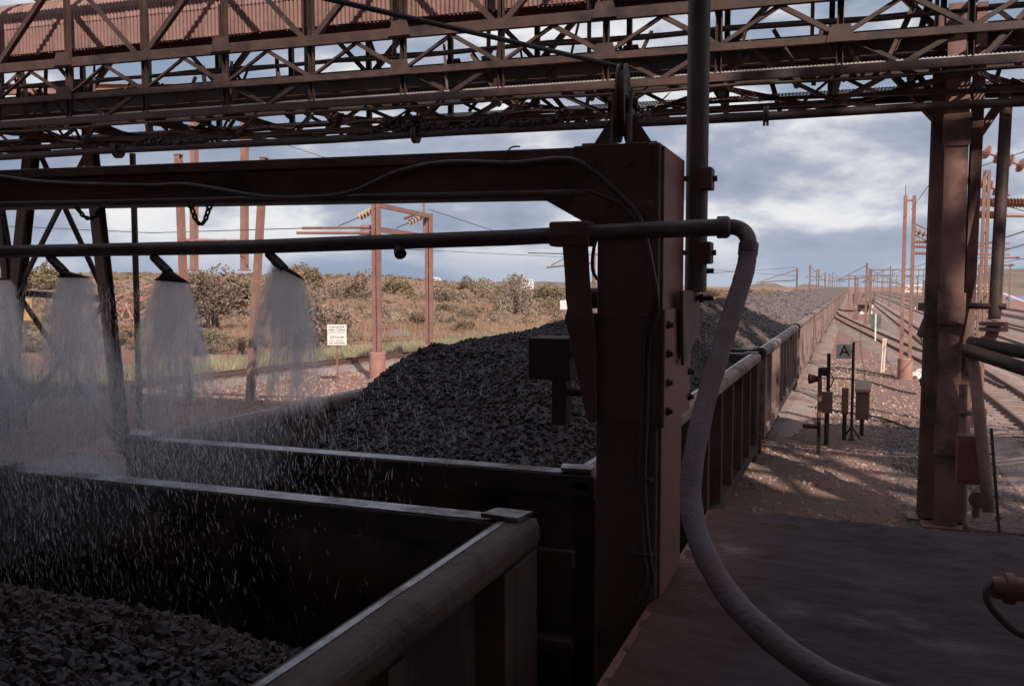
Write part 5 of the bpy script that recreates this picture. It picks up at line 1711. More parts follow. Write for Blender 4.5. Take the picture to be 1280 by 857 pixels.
wire([(9.6, 30, 5.6), (9.6, 150, 5.4), (9.6, 400, 5.5)], 'contact wire over the second yard track', 0.02)
p = at(742, 358, d=60)
pole(p.x, p.y, at(742, 300, d=60).z, 'red pole half hidden behind the bent strap', arm=-3.4)

# ------------------------------------------------------------------ signs
def text_mesh(body, size):
    cu = bpy.data.curves.new('lettering', 'FONT'); cu.body = body; cu.size = size; cu.align_x = 'CENTER'; cu.align_y = 'CENTER'; cu.extrude = 0.002
    ob = bpy.data.objects.new('lettering', cu); col.objects.link(ob)
    bpy.context.view_layer.update()
    me = bpy.data.meshes.new_from_object(ob.evaluated_get(bpy.context.evaluated_depsgraph_get()))
    bpy.data.objects.remove(ob); bpy.data.curves.remove(cu)
    return me


def put_text(body, size, mat, parent, loc, rz):
    me = text_mesh(body, size); me.materials.clear(); me.materials.append(mat)
    o = bpy.data.objects.new('lettering', me); col.objects.link(o)
    o.parent = parent; o.matrix_parent_inverse = Matrix.Translation(-parent.location)
    o.location = loc; o.rotation_euler = (R(90), 0, rz)
    return o


sb = at(422, 478, Z=0.02); ds = (sb - _cam).dot(_fw)
sg = thing('danger_sign', 'white board reading DANGER and GEVAAR on a thin post', 'sign', (sb.x, sb.y, 0))
zc = at(421, 418, d=ds).z; sw = 23.5 / FPX * ds; shh = 25.5 / FPX * ds
ry = YAW + R(6)
dirx = Vector((math.cos(ry), math.sin(ry), 0)); dirn = Vector((math.sin(ry), -math.cos(ry), 0))
m = MB(); m.bar((sb.x, sb.y, -0.1), (sb.x, sb.y, zc + 0.2), 0.05, 0.05); m.build('post', M['mast'], sg)
c_ = Vector((sb.x, sb.y, zc)) + dirn * 0.04
m = MB(); m.plate([c_ - dirx * sw / 2 + Vector((0, 0, -shh / 2)), c_ + dirx * sw / 2 + Vector((0, 0, -shh / 2)), c_ + dirx * sw / 2 + Vector((0, 0, shh / 2)), c_ - dirx * sw / 2 + Vector((0, 0, shh / 2))], -dirn * 0.012); m.build('board', M['white'], sg)
fr = c_ + dirn * 0.004
put_text('DANGER', sw * 0.20, M['print_black'], sg, fr + Vector((0, 0, shh * 0.37)), ry)
put_text('GEVAAR', sw * 0.20, M['print_black'], sg, fr + Vector((0, 0, -shh * 0.12)), ry)
for zz_, mt, segs in ((0.235, 'print_black', ((-.42, -.1), (-.04, .02), (.06, .44))), (0.12, 'print_red', ((-.42, -.05), (0, .44))), (-0.29, 'print_red', ((-.36, -.12), (-.06, .34))), (-0.41, 'print_black', ((-.40, -.2), (-.15, .42)))):
    m = MB()
    for a0, a1 in segs:
        x_ = a0
        while x_ < a1:
            e_ = min(a1, x_ + 0.035)
            m.bar(fr + dirx * sw * x_ + Vector((0, 0, zz_ * shh)), fr + dirx * sw * (e_ - 0.008) + Vector((0, 0, zz_ * shh)), 0.003, shh * 0.045)
            x_ += 0.035
    m.build('small_print', M[mt], sg)

q = at(705, 381, d=75)
t = thing('small_sign', 'small white board in the scrub left of the bent strap', 'sign', (q.x, q.y, 0))
m = MB(); m.box(q.x - 0.35, q.x + 0.35, q.y - 0.02, q.y + 0.02, q.z - 0.4, q.z + 0.4); m.build('board', M['white'], t)
m = MB(); m.box(q.x - 0.04, q.x + 0.04, q.y + 0.02, q.y + 0.08, 0, q.z); m.build('post', M['mast'], t)

# A board with its tall post
pa_ = at(1064, 552, Z=0.0); da = (pa_ - _cam).dot(_fw)
t = thing('marker_board', 'square white board with a letter A on a tall thin post', 'sign', tuple(pa_))
zt_ = at(1065, 427, d=da).z
m = MB(); m.tube([(pa_.x, pa_.y, 0), (pa_.x, pa_.y, zt_)], 0.035, 8); m.build('post', M['dark'], t, smooth=True)
m = MB(); m.lathe((pa_.x, pa_.y, 0.0), (pa_.x, pa_.y, 0.10), [(0, 0.32), (0.3, 0.30), (0.4, 0.08), (1, 0.06)], 14); m.build('foot', M['dark'], t)
for k in range(3):
    an = k * 2.1 + 0.4
    m = MB(); m.bar((pa_.x + 0.25 * math.cos(an), pa_.y + 0.25 * math.sin(an), 0.03), (pa_.x, pa_.y, 0.4), 0.03, 0.03); m.build('stay', M['dark'], t)
c_ = at(1055, 439, d=da); ry = YAW * 0.4
dirx = Vector((math.cos(ry), math.sin(ry), 0)); dirn = Vector((math.sin(ry), -math.cos(ry), 0)); hs_ = 9.0 / FPX * da
c2 = c_ - dirx * 0.0
m = MB(); m.plate([c2 - dirx * hs_ + Vector((0, 0, -hs_)), c2 + dirx * hs_ + Vector((0, 0, -hs_)), c2 + dirx * hs_ + Vector((0, 0, hs_)), c2 - dirx * hs_ + Vector((0, 0, hs_))], -dirn * 0.012); m.build('board', M['white'], t)
put_text('A', hs_ * 2.1, M['print_black'], t, c2 + dirn * 0.005 + dirx * hs_ * 0.05 - Vector((0, 0, 0.0)), ry)
m = MB(); m.bar(c2 + dirx * hs_, Vector((pa_.x, pa_.y, c2.z)), 0.03, 0.03); m.build('bracket', M['dark'], t)

# equipment on posts beside the train
def cabinet(px0, px1, py0, py1, pbase, label, hood=True, legs=1):
    b_ = at((px0 + px1) / 2, pbase, Z=0.0); d_ = (b_ - _cam).dot(_fw)
    t = thing('equipment_cabinet', label, 'cabinet', (b_.x, b_.y, 0), 'lineside cabinets')
    x0, x1 = at(px0, py0, d=d_), at(px1, py1, d=d_)
    w_ = (px1 - px0) / FPX * d_ / 2; z1_, z0_ = x0.z, x1.z
    m = MB(); m.box(b_.x - w_, b_.x + w_, b_.y - w_ * 0.7, b_.y + w_ * 0.7, z0_, z1_); bd = m.build('casing', M['cabinet'], t, bevel=0.01)
    m = MB(); m.box(b_.x - w_ * 0.9, b_.x + w_ * 0.9, b_.y - w_ * 0.7 - 0.014, b_.y - w_ * 0.7 - 0.002, z0_ + 0.05, z1_ - 0.06); m.build('door', M['cabinet'], bd, bevel=0.004)
    if hood:
        m = MB(); hz = z1_ + 0.003
        m.plate([(b_.x - w_ * 1.15, b_.y - w_ * 1.0, hz), (b_.x - w_ * 1.15, b_.y + w_ * 0.9, hz), (b_.x - w_ * 1.1, b_.y + w_ * 0.9, hz + 0.28), (b_.x - w_ * 1.15, b_.y - w_ * 0.9, hz + 0.08)], (w_ * 2.3, 0, 0)); m.build('hood', M['cabinet_top'], t, bevel=0.01)
    m = MB(); m.tube([(b_.x, b_.y, 0), (b_.x, b_.y, z0_)], 0.05, 8); m.build('post', M['dark'], t, smooth=True)
    return t


cabinet(1069, 1085, 489, 523, 546, 'brown box cabinet with a tan sloped hood on a post')
cabinet(1051, 1059, 484, 517, 552, 'narrow brown box fixed on the left of the A post', False)
cabinet(1026, 1039, 489, 515, 560, 'brown junction box on the double posts nearest the train', False)
for x, yt_, yb_, lab in ((1022.5, 459, 575, 'dark signal post with a horn lamp nearest the train'), (1033.5, 441, 558, 'dark post with a round lamp behind the signal post')):
    b_ = at(x, yb_, Z=0.0); d_ = (b_ - _cam).dot(_fw)
    t = thing('signal_post', lab, 'signal', (b_.x, b_.y, 0))
    zt_ = at(x, yt_, d=d_).z
    m = MB(); m.box(b_.x - 0.04, b_.x + 0.04, b_.y - 0.04, b_.y + 0.04, 0, zt_); m.build('post', M['dark'], t)
    if x < 1030:
        c_ = at(1017, 473, d=d_)
        m = MB(); m.lathe((c_.x + 0.14, c_.y, c_.z), (c_.x - 0.1, c_.y - 0.05, c_.z), [(0, 0.05), (0.3, 0.07), (0.8, 0.11), (1, 0.12), (1, 0.08), (0.7, 0.05)], 14); m.build('horn_lamp', M['post_red'], t, smooth=True)
        m = MB(); m.box(b_.x - 0.02, b_.x + 0.05, b_.y - 0.1, b_.y - 0.05, zt_ - 1.2, zt_ - 0.25); m.build('back_plate', M['cabinet'], t)
        m = MB(); m.tube([at(1022, 533, d=d_), at(1004, 532, d=d_)], 0.05, 10); m.build('stub_pipe', M['dark'], t, smooth=True)
    else:
        c_ = at(1032, 464, d=d_)
        m = MB(); m.lathe((c_.x - 0.1, c_.y - 0.02, c_.z), (c_.x + 0.1, c_.y - 0.02, c_.z), [(0, 0.06), (0.1, 0.11), (0.9, 0.11), (1, 0.06)], 14); m.build('lamp', M['dark'], t, smooth=True)
        m = MB(); m.tube(spline([c_ + Vector((0.1, 0, 0)), c_ + Vector((0.18, 0, -0.2)), c_ + Vector((0.1, 0, -0.4)), c_ + Vector((0, 0, -0.45))], 4), 0.015, 6); m.build('cable', M['rubber'], t)

b_ = at(1103, 465, Z=0.0); d_ = (b_ - _cam).dot(_fw)
t = thing('striped_post', 'white marker post with an orange stripe standing on the gravel', 'marker', (b_.x, b_.y, 0))
zt_ = at(1105, 423, d=d_).z
m = MB(); m.bar((b_.x, b_.y, 0), (b_.x + 0.06, b_.y, zt_), 0.16, 0.12, up=(0, 1, 0)); m.build('post', M['white'], t)
m = MB(); m.bar((b_.x + 0.01, b_.y - 0.068, 0.02), (b_.x + 0.07, b_.y - 0.068, zt_ - 0.02), 0.06, 0.012, up=(0, 1, 0)); m.build('stripe', M['orange'], t)

b_ = at(1094, 429, Z=0.0); d_ = (b_ - _cam).dot(_fw)
t = thing('signal_board', 'dull green two panel board on a white post between tracks', 'sign', (b_.x, b_.y, 0))
za, zb2 = at(1094, 392, d=d_).z, at(1094, 411, d=d_).z
m = MB(); m.box(b_.x - 0.05, b_.x + 0.05, b_.y - 0.03, b_.y + 0.03, 0, za); m.build('post', M['white'], t)
for s_ in (-1, 1):
    m = MB(); xa, xb = b_.x + s_ * 0.06, b_.x + s_ * 0.34
    m.box(min(xa, xb), max(xa, xb), b_.y - 0.05, b_.y - 0.032, zb2, za); m.build('panel', M['green'], t)
b_ = at(1144, 388, Z=0.0)
t = thing('signal_board', 'small green board further out between the yard tracks', 'sign', (b_.x, b_.y, 0))
m = MB(); m.box(b_.x - 0.6, b_.x + 0.6, b_.y - 0.04, b_.y, 0.6, 1.9); m.build('panel', M['green'], t)
m = MB(); m.box(b_.x - 0.08, b_.x + 0.08, b_.y + 0.01, b_.y + 0.1, 0, 1.9); m.build('post', M['white'], t)


def stones(px, py, n_, spread, smin, smax, label, mat='stone_white'):
    t = thing('stone_heap', label, 'stones', tuple(at(px, py, Z=0.0)))
    for k in range(n_):
        q = at(px + random.uniform(-1, 1) * spread, py + random.uniform(-1, 1) * spread * 0.4, Z=0.02)
        V_, F_ = rock_arrays(np.array([[q.x, q.y, q.z + 0.05]]), np.array([random.uniform(smin, smax)]))
        o_ = mesh_obj('stone', V_, F_, M[mat]); o_.parent = t; o_.matrix_parent_inverse = Matrix.Translation(-t.location)
    return t


stones(1146, 472, 8, 5, 0.08, 0.17, 'whitewashed stones and scrap at the foot of the twin mast')
stones(1080, 388, 14, 14, 0.2, 0.42, 'whitewashed stones around the poles by the crossover')
p = at(1150, 466, Z=0.12)
t = thing('cable_drum', 'small pale round drum lying beside the twin mast base', 'drum', tuple(p))
m = MB(); m.lathe(p + Vector((0, 0.1, 0)), p - Vector((0, 0.06, 0)), [(0, 0.19), (0.25, 0.19), (0.3, 0.12), (0.7, 0.12), (0.75, 0.19), (1, 0.19), (1, 0.1), (0.9, 0.05)], 18); m.build('drum', M['stone_white'], t, smooth=True)
# parked dark wagon far away by the crossover
fm2 = fw_.copy(); col.objects.link(fm2); fm2.location = (1.9, 150, 0); fm2['label'] = 'dark parked wagon end far off beside the train'; fm2['group'] = ''
del fm2['group']

# ------------------------------------------------------------------ pipework by the tower
pw = thing('pipework', 'tall dark pipe with flanged elbow feeding two pipes right of the tower', 'pipework', tuple(at(1240, 420, d=13.5)))
m = MB(); m.tube([at(1258, 128, d=13.6), at(1243, 398, d=13.4)], 0.088, 14); m.build('riser', M['gantry'], pw, smooth=True)
c_ = at(1242, 408, d=13.4)
m = MB(); m.lathe(c_ + Vector((0, 0, 0.07)), c_ - Vector((0, 0, 0.07)), [(0, 0.09), (0, 0.2), (0.4, 0.2), (0.4, 0.1), (0.6, 0.1), (0.6, 0.2), (1, 0.2), (1, 0.09)], 16); m.build('flange', M['tower'], pw, smooth=True)
m = MB(); m.tube(spline([c_, at(1240, 418, d=13.4), at(1233, 426, d=13.4), at(1222, 430, d=13.4)], 5), 0.085, 14); m.build('elbow', M['tower'], pw, smooth=True)
m = MB(); m.tube([at(1212, 428, d=13.5), at(1345, 452, d=12.2)], 0.10, 14); m.build('outlet_pipe', M['dark'], pw, smooth=True)
m = MB(); m.tube([at(1208, 437, d=13.2), at(1345, 482, d=11.6)], 0.10, 14); m.build('outlet_pipe', M['dark'], pw, smooth=True)
m = MB(); m.tube(spline([at(1208, 434, d=13.3), at(1216, 452, d=13.3), at(1220, 480, d=13.2), at(1228, 560, d=12.9), at(1236, 640, d=12.7)], 5), 0.085, 14); m.build('down_pipe', M['tower'], pw, smooth=True)
m = MB(); m.tube([at(1210, 382, d=13.6), at(1258, 383, d=13.3)], 0.05, 10); m.build('strut', M['gantry'], pw, smooth=True)
m = MB(); m.tube([at(1204, 480, d=13.6), at(1204, 640, d=13.5)], 0.06, 10); m.build('conduit', M['tower'], pw, smooth=True)
m = MB(); m.tube([at(1200, 516, d=13.55), at(1214, 516, d=13.4)], 0.04, 8); m.build('conduit_tee', M['tower'], pw, smooth=True)
bx_ = thing('switch_box', 'dark red box bolted to the foot of the steel tower', 'box', tuple(at(1211, 600, d=13.2)))
a_, b_ = at(1198, 544, d=13.1), at(1224, 605, d=13.1)
m = MB(); m.box(a_.x, b_.x, a_.y, a_.y + 0.3, b_.z, a_.z); bb = m.build('casing', M['post_red'], bx_, bevel=0.012)
m = MB(); m.box(a_.x + 0.03, b_.x - 0.03, a_.y - 0.012, a_.y - 0.002, b_.z + 0.05, a_.z - 0.05); m.build('door', M['post_red'], bb, bevel=0.004)
vv = thing('valve', 'small round hand valve on the ground beside the tower foot', 'valve', tuple(at(1222, 630, d=13.6)))
c_ = at(1222, 625, d=13.6)
m = MB(); m.lathe(c_ - Vector((0, 0.02, 0)), c_ + Vector((0, 0.02, 0)), [(0, 0.1), (0, 0.13), (1, 0.13), (1, 0.1), (0.5, 0.09)], 16); m.build('hand_wheel', M['tower'], vv, smooth=True)
m = MB(); m.lathe(c_ + Vector((0.0, 0.03, 0)), c_ + Vector((0.05, 0.3, 0)), [(0, 0.03), (0.3, 0.1), (0.8, 0.12), (1, 0.08)], 12); m.build('valve_body', M['tower'], vv, smooth=True)
m = MB(); m.tube([c_ + Vector((0.02, 0.2, 0)), Vector((c_.x, c_.y + 0.2, 0))], 0.06, 10); m.build('stub', M['tower'], vv, smooth=True)
rod = thing('notched_rod', 'thin leaning dark rod with notches right of the tower', 'rod', tuple(at(1248, 662, d=6.6)))
a_, b_ = at(1239, 535, d=6.9), at(1249, 668, d=6.7)
m = MB(); m.bar(a_, b_, 0.02, 0.02, up=(0, 1, 0)); m.build('shaft', M['dark'], rod)
for k in range(9):
    q = a_.lerp(b_, 0.05 + k * 0.1)
    m = MB(); m.box(q.x - 0.022, q.x + 0.006, q.y - 0.008, q.y + 0.008, q.z - 0.004, q.z + 0.004); m.build('notch', M['dark'], rod)
kb = thing('kerb_block', 'low grey concrete block at the tower foot beyond the platform', 'block', tuple(at(1262, 652, d=12.6)))
a_ = at(1215, 640, d=12.4); b_ = at(1300, 668, d=12.4)
m = MB(); m.box(a_.x, b_.x + 1.0, a_.y + 0.3, a_.y + 1.0, 0.0, 0.42); m.build('block', M['ore_shade'], kb, bevel=0.02)

for pts_, lab in (((( 1008, 464), (1040, 459), (1075, 463), (1118, 470)), 'thin cable lying over the gravel behind the A board'), (((1000, 478), (1030, 472), (1080, 476), (1124, 488), (1145, 492)), 'cable snaking over the gravel behind the cabinets'), (((985, 512), (1010, 508), (1050, 514), (1100, 522), (1140, 536)), 'dark cable on the gravel in front of the cabinets')):
    m = MB(); m.tube(spline([at(x, y, Z=0.05) for x, y in pts_], 6), 0.03, 6)
    tag(m.build('ground_cable', M['rubber'], None, smooth=True), lab, 'cable', 'cables on the gravel')

# ------------------------------------------------------------------ far buildings
def house(px, pyb, d_, wpx, hpx, label, roofmat, wallmat='bldg_white', windows=4, dep=8):
    p = at(px, pyb, d=d_)
    g0 = min(p.z, ground_z(p.x, p.y) + 0.5) if px < 900 else 0.0
    g0 = p.z
    w_ = wpx / FPX * d_ / 2; h_ = hpx / FPX * d_
    t = thing('far_building', label, 'building', (p.x, p.y, g0))
    m = MB(); m.box(p.x - w_, p.x + w_, p.y, p.y + dep, g0 - 4, g0 + h_ * 0.62); wl_ = m.build('wall', M[wallmat], t)
    m = MB(); m.plate([(p.x - w_ * 1.06, p.y - 0.4, g0 + h_ * 0.62 + 0.01), (p.x - w_ * 1.06, p.y + dep + 0.4, g0 + h_ * 0.62 + 0.01), (p.x - w_ * 1.06, p.y + dep / 2, g0 + h_)], (w_ * 2.12, 0, 0)); m.build('roof', M[roofmat], t)
    for k in range(windows):
        x_ = p.x - w_ * 0.8 + k * w_ * 1.6 / max(1, windows - 1)
        m = MB(); m.box(x_ - w_ * 0.1, x_ + w_ * 0.1, p.y - 0.03, p.y - 0.005, g0 + h_ * 0.2, g0 + h_ * 0.48); m.build('window', M['glass_dark'], wl_)
    return t


house(656, 354, 520, 12, 5.0, 'small white house on the horizon left of the column', 'bldg_white')
house(541, 350, 560, 8, 3.6, 'little white shed on the ridge behind the second mast', 'bldg_white', windows=2)
house(978, 366, 600, 16, 3, 'long low pale building beyond the train on the left', 'bldg_grey', 'bldg_white')
house(1277, 382, 260, 26, 11, 'grey shed with blue roof below the mesa', 'roof_blue', 'bldg_grey')
house(1240, 380, 280, 24, 6, 'low pale shed below the mesa next to the blue roof', 'bldg_white', 'bldg_grey')
# pale footbridge seen through the tower
p = at(1200, 380, d=230)
fb = thing('footbridge', 'pale steel footbridge over the yard seen through the tower', 'bridge', (p.x, p.y, 0))
a_, b_ = at(1130, 364, d=235), at(1248, 364, d=230)
for dz_ in (0, 1.6):
    m = MB(); m.bar(a_ + Vector((0, 0, dz_)), b_ + Vector((0, 0, dz_)), 0.3, 0.35); m.build('deck_chord', M['stone_white'], fb)
for k in range(14):
    q0 = a_.lerp(b_, k / 14); q1 = a_.lerp(b_, (k + 1) / 14)
    m = MB(); m.bar(q0 + Vector((0, 0, 0.1 + 1.4 * (k % 2))), q1 + Vector((0, 0, 1.5 - 1.4 * (k % 2))), 0.15, 0.15); m.build('web_bar', M['stone_white'], fb)
for q in (a_, a_.lerp(b_, 0.5), b_):
    m = MB(); m.box(q.x - 0.2, q.x + 0.2, q.y - 0.2, q.y + 0.2, -0.2, q.z); m.build('pier', M['stone_white'], fb)
m = MB(); m.bar(b_, b_ + Vector((6, -1, -b_.z)), 1.2, 0.35); m.build('stair', M['stone_white'], fb)

# wreckage and machinery among the scrub at the left
wr = thing('timber_wreck', 'collapsed red timber and steel frame lying left behind the sprays', 'wreckage', tuple(at(165, 400, Z=0.3)))
for k in range(26):
    x = random.uniform(138, 190); y = random.uniform(372, 408)
    a_ = at(x, y, d=random.uniform(56, 66)); b_ = a_ + Vector((random.uniform(-2.2, 2.2), random.uniform(-1, 1), random.uniform(-0.4, 1.1)))
    m = MB(); m.bar(a_, b_, random.uniform(0.06, 0.13), random.uniform(0.06, 0.13)); m.build('beam', M['wood'], wr)
a_, b_ = at(140, 372, d=60), at(190, 356, d=60)
for k in range(3):
    m = MB(); m.bar(a_ + Vector((0, k * 0.6, -k * 0.8)), b_ + Vector((0, k * 0.6, -k * 0.5)), 0.12, 0.16); m.build('beam', M['wood'], wr)
wr2 = thing('broken_fence', 'broken timber rails standing in the scrub left of the first mast', 'fence', tuple(at(425, 395, d=75)))
for (x0, y0, x1, y1) in ((412, 391, 436, 391), (415, 391, 418, 404), (424, 391, 427, 404), (434, 390, 433, 404), (438, 392, 452, 402)):
    m = MB(); m.bar(at(x0, y0, d=72), at(x1, y1, d=72), 0.10, 0.14); m.build('rail', M['wood'], wr2)
ym = thing('yellow_machine', 'faded yellow machine half hidden by the left tower leg', 'machine', tuple(at(8, 410, Z=0.3)))
a_ = at(-6, 352, d=60); b_ = at(13, 402, d=60)
m = MB(); m.box(a_.x, b_.x, a_.y, a_.y + 2, b_.z, a_.z - 1.2); m.build('body', M['yellow'], ym, bevel=0.05)
m = MB(); m.box(a_.x, a_.x + 0.8, a_.y + 0.2, a_.y + 1.6, a_.z - 1.199, a_.z); m.build('cab', M['yellow'], ym, bevel=0.05)
for k in range(2):
    x_ = a_.x + 0.25 + k * 0.7
    m = MB(); m.lathe((x_, a_.y - 0.2, 0.5), (x_, a_.y + 0.1, 0.5), [(0, 0.2), (0, 0.5), (1, 0.5), (1, 0.2)], 16); m.build('wheel', M['rubber'], ym, smooth=True)
#==PART7

# ------------------------------------------------------------------ vegetation
def leaf_cloud(n_, rx, ry_, rz_, leaf, seed, lumps=9, hollow=0.45):
    g = np.random.default_rng(seed)
    # lumpy crown: several overlapping clumps
    C = g.normal(size=(lumps, 3)) * np.array([0.45, 0.45, 0.28]) + np.array([0, 0, 0.55])
    rad_ = g.uniform(0.28, 0.5, lumps)
    k = g.integers(0, lumps, n_)
    dirs = g.normal(size=(n_, 3)); dirs /= np.linalg.norm(dirs, axis=1)[:, None]
    r_ = (hollow + (1 - hollow) * g.random(n_) ** 0.5) * rad_[k]
    P_ = C[k] + dirs * r_[:, None]
    P_[:, 2] = np.abs(P_[:, 2]) + 0.02
    P_ = P_ * np.array([rx, ry_, rz_])
    a_ = g.normal(size=(n_, 3)); a_ /= np.linalg.norm(a_, axis=1)[:, None]
    b_ = np.cross(a_, g.normal(size=(n_, 3))); b_ /= np.linalg.norm(b_, axis=1)[:, None]
    s_ = leaf * g.uniform(0.6, 1.4, n_)[:, None]
    V_ = np.stack([P_ - a_ * s_ * 0.6 - b_ * s_ * 0.45, P_ + a_ * s_, P_ - a_ * s_ * 0.6 + b_ * s_ * 0.45], 1).reshape(-1, 3)
    F_ = np.arange(n_ * 3).reshape(-1, 3)
    return V_, F_


def stems(rx, rz_, seed, nst=7):
    g = random.Random(seed); m = MB()
    for k in range(nst):
        an = g.uniform(0, 6.28); r_ = g.uniform(0.2, 0.75) * rx
        m.tube(spline([(0.08 * math.cos(an), 0.08 * math.sin(an), -0.05), (r_ * 0.35 * math.cos(an + 0.3), r_ * 0.35 * math.sin(an + 0.3), rz_ * 0.4), (r_ * math.cos(an), r_ * math.sin(an), rz_ * g.uniform(0.7, 1.0))], 3), [0.045, 0.04, 0.035, 0.03, 0.025, 0.018, 0.01], 5)
    return m


protos = []
for k, (mt, nl, lf, rz_) in enumerate((('leaf_olive', 2600, 0.075, 1.1), ('leaf_dust', 2200, 0.07, 1.0), ('leaf_grey', 1700, 0.065, 1.1), ('leaf_dry', 1900, 0.07, 0.8), ('leaf_dust', 5200, 0.05, 1.15), ('leaf_olive', 2200, 0.075, 0.9))):
    V, Fc = leaf_cloud(nl, 1.0, 1.0, rz_, lf, 40 + k, lumps=8 + k % 3 * 2)
    me = tri_mesh('foliage', V, Fc); me.materials.append(M[mt])
    sm_ = stems(1.0, rz_, 60 + k)
    ms = bpy.data.meshes.new('stems'); ms.from_pydata(sm_.v, [], sm_.f); ms.update(); ms.materials.append(M['bark'])
    protos.append((me, ms, mt))
SHL = {'leaf_olive': 'olive green shrub', 'leaf_dust': 'red dusted shrub', 'leaf_grey': 'grey thorny shrub', 'leaf_dry': 'straw coloured shrub'}


def shrub(x, y, s_, k, label, group, sz=1.0):
    me, ms, mt = protos[k]
    t = thing('shrub', label, 'shrub', (x, y, ground_z(x, y)), group)
    t.scale = (s_ * random.uniform(0.9, 1.2), s_, s_ * sz)
    t.rotation_euler = (0, 0, random.uniform(0, 6.28))
    for nm, dd in (('foliage', me), ('stems', ms)):
        o_ = bpy.data.objects.new(nm, dd); col.objects.link(o_); o_.parent = t
    return t


# shrubs one can point to
for (px, pyb, wpx, k, sz, lab) in ((268, 413, 120, 4, 1.0, 'large round red dusted bush right of the middle spray'), (398, 432, 80, 1, 1.7, 'tall thin leafed red shrub behind the danger sign'), (352, 372, 70, 3, 0.9, 'pale bushy thicket beyond the third spray'),
                                  (645, 395, 56, 2, 1.5, 'tall grey branching thorn bush before the column'), (585, 352, 34, 0, 0.9, 'dark olive tree standing on the horizon ridge'), (623, 352, 14, 0, 1.1, 'small round olive tree on the horizon'),
                                  (440, 376, 60, 1, 0.9, 'broad dusty bush left of the first red mast'), (500, 372, 50, 5, 0.8, 'olive bush between the two red masts'), (560, 378, 46, 1, 0.9, 'dusty bush right of the second red mast'),
                                  (600, 372, 48, 2, 0.8, 'grey low bush behind the ore heap'), (690, 376, 50, 5, 0.9, 'olive bush left of the bent strap'), (330, 392, 46, 3, 0.9, 'straw bush beside the round red bush'),
                                  (385, 366, 60, 5, 1.0, 'olive thicket on the slope above the third spray'), (205, 400, 50, 2, 0.9, 'grey bush showing through the middle spray'), (60, 372, 70, 0, 0.7, 'dark olive bush behind the left tower'),
                                  (480, 400, 36, 2, 1.0, 'thin grey bush at the pond edge'), (520, 405, 40, 3, 1.0, 'straw bush right of the pond'), (575, 412, 34, 3, 1.0, 'straw bush above the ore heap'), (885, 366, 30, 5, 0.7, 'low olive bush behind the hose'), (930, 365, 26, 1, 0.7, 'low dusty bush left of the far poles')):
    q = at(px, pyb, Z=0.25) if pyb > 366 else at(px, 358, d=330)
    dq = (q - _cam).dot(_fw)
    shrub(q.x, q.y, wpx / FPX * dq / 2 * 1.0, k, lab, 'scrub bushes', sz)
# the rest of the bushes, alike
cnt = 0
for _ in range(4000):
    px = random.uniform(-30, 960)
    d_ = 50 + 150 * random.random() ** 1.2
    q = at(px, 358, d=d_)
    # keep off the line on the left and off the ponds
    if q.x > -24 - 0.02 * d_ and q.y < 110: continue
    if q.x > -12: continue
    if float(vnoise(np.array([q.x / 14]), np.array([q.y / 14]), 12)[0]) < 0.42: continue
    if 440 < px < 540 and 58 < d_ < 80: continue
    k = random.choices(range(6), (2.5, 3, 2.2, 1.6, 1.6, 2))[0]
    shrub(q.x, q.y, random.choice((0.45, 0.6, 0.75, 0.9, 1.2)) * random.uniform(0.8, 1.2), k, SHL[protos[k][2]] + ' among the scattered scrub on the plain', SHL[protos[k][2]] + 's on the plain', random.uniform(0.7, 1.15))
    cnt += 1
    if cnt >= 270: break

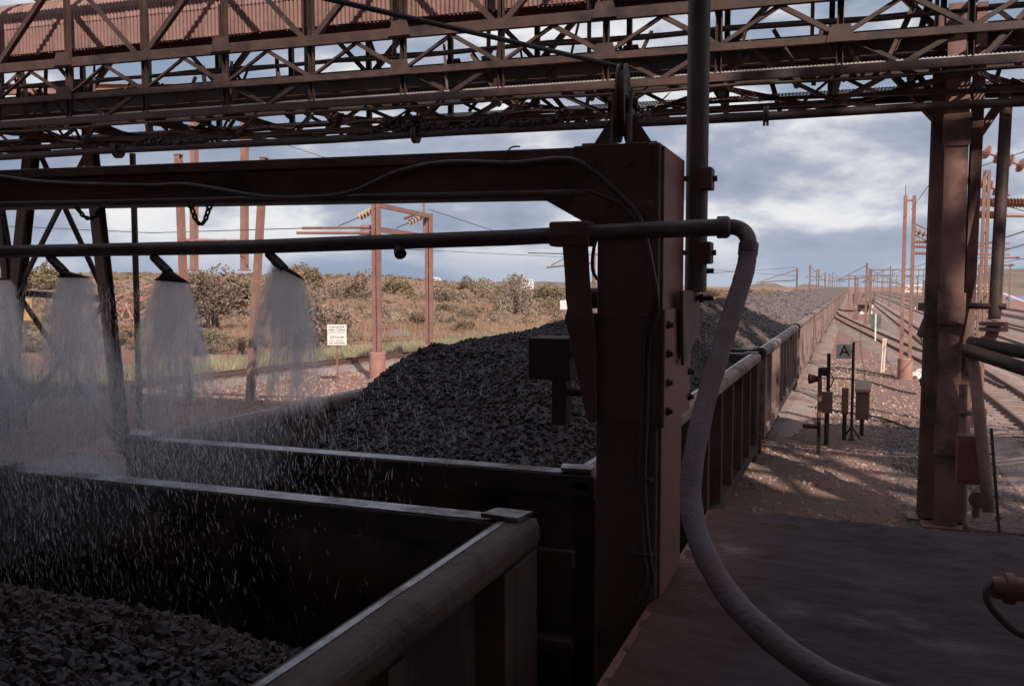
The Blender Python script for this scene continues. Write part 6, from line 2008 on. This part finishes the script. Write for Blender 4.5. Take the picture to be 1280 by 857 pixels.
# far scrub that reads as one mass
VV, FF = [], []; off = 0
mats_far = ['leaf_olive', 'leaf_dust', 'leaf_grey']
for mi, mt in enumerate(mats_far):
    VV, FF, off = [], [], 0
    base_v, base_f = leaf_cloud(120, 1, 1, 0.75, 0.17, 90 + mi, lumps=6, hollow=0.5)
    g = np.random.default_rng(200 + mi)
    n_ = 0
    while n_ < 1500:
        px = g.uniform(-120, 985); d_ = 85 + 640 * g.random() ** 1.35
        q = at(px, 358, d=d_)
        if q.x > -16: continue
        if float(vnoise(np.array([q.x / 30]), np.array([q.y / 30]), 20 + mi)[0]) < 0.38: continue
        s_ = g.uniform(0.35, 1.15) * (1 + d_ / 500)
        an = g.uniform(0, 6.28); ca, sa = math.cos(an), math.sin(an)
        bv = base_v * np.array([s_, s_, s_ * g.uniform(0.6, 1.0)])
        bv = np.stack([bv[:, 0] * ca - bv[:, 1] * sa + q.x, bv[:, 0] * sa + bv[:, 1] * ca + q.y, bv[:, 2] + ground_z(q.x, q.y) - 0.1], 1)
        VV.append(bv); FF.append(base_f + off); off += len(bv); n_ += 1
    o = mesh_obj('far_scrub', np.concatenate(VV), np.concatenate(FF), M[mt]); tag(o, ('far olive scrub covering the plain and ridge', 'far reddish scrub covering the plain', 'far greyish thorn scrub covering the plain')[mi], 'scrub', kind='stuff')


# grass: tufts of narrow blades
def grass(n_, sampler, hmin, hmax, blade, mat, label, per=9, seed=1):
    g = np.random.default_rng(seed)
    P_ = np.array([sampler(g) for _ in range(n_)])
    B = np.repeat(P_, per, 0)
    m_ = len(B)
    an = g.uniform(0, 6.28, m_); ln_ = g.uniform(hmin, hmax, m_); sp = g.uniform(0.0, 0.22, m_)
    base = B + np.stack([np.cos(an) * sp, np.sin(an) * sp, np.full(m_, -0.02)], 1)
    lean = g.normal(0, 0.28, (m_, 2))
    tip = base + np.stack([lean[:, 0] * ln_, lean[:, 1] * ln_, ln_], 1)
    sd_ = np.stack([np.cos(an + 1.57), np.sin(an + 1.57), np.zeros(m_)], 1) * (blade * g.uniform(0.6, 1.4, m_))[:, None]
    V_ = np.stack([base - sd_, base + sd_, tip], 1).reshape(-1, 3)
    o_ = mesh_obj('grass', V_, np.arange(m_ * 3).reshape(-1, 3), M[mat])
    return tag(o_, label, 'grass', kind='stuff')


def s_track(g):
    t = g.random(); y = 14 + t * 60; xl = -26.3 + (y - 17) * 0.163
    x = xl - 1.6 - g.random() ** 1.6 * 4.5
    return (x, y, ground_z(x, y))


def s_plain(g):
    while True:
        px = g.uniform(-40, 980); d_ = 62 + 160 * g.random() ** 1.3
        q = at(px, 358, d=d_)
        if q.x < -25.5 + (q.y - 17) * 0.15 and q.x < -7 and float(vnoise(np.array([q.x / 11]), np.array([q.y / 11]), 31)[0]) > 0.44:
            return (q.x, q.y, ground_z(q.x, q.y))


grass(5200, s_track, 0.25, 0.75, 0.016, 'grass', 'tall yellow green grass along the left line', 12, 5)
grass(15000, s_plain, 0.25, 0.8, 0.03, 'grass_dry', 'dry reddish grass covering the plain', 9, 6)
grass(4500, s_plain, 0.3, 0.7, 0.03, 'grass_pale', 'pale straw grass patches on the plain', 9, 7)
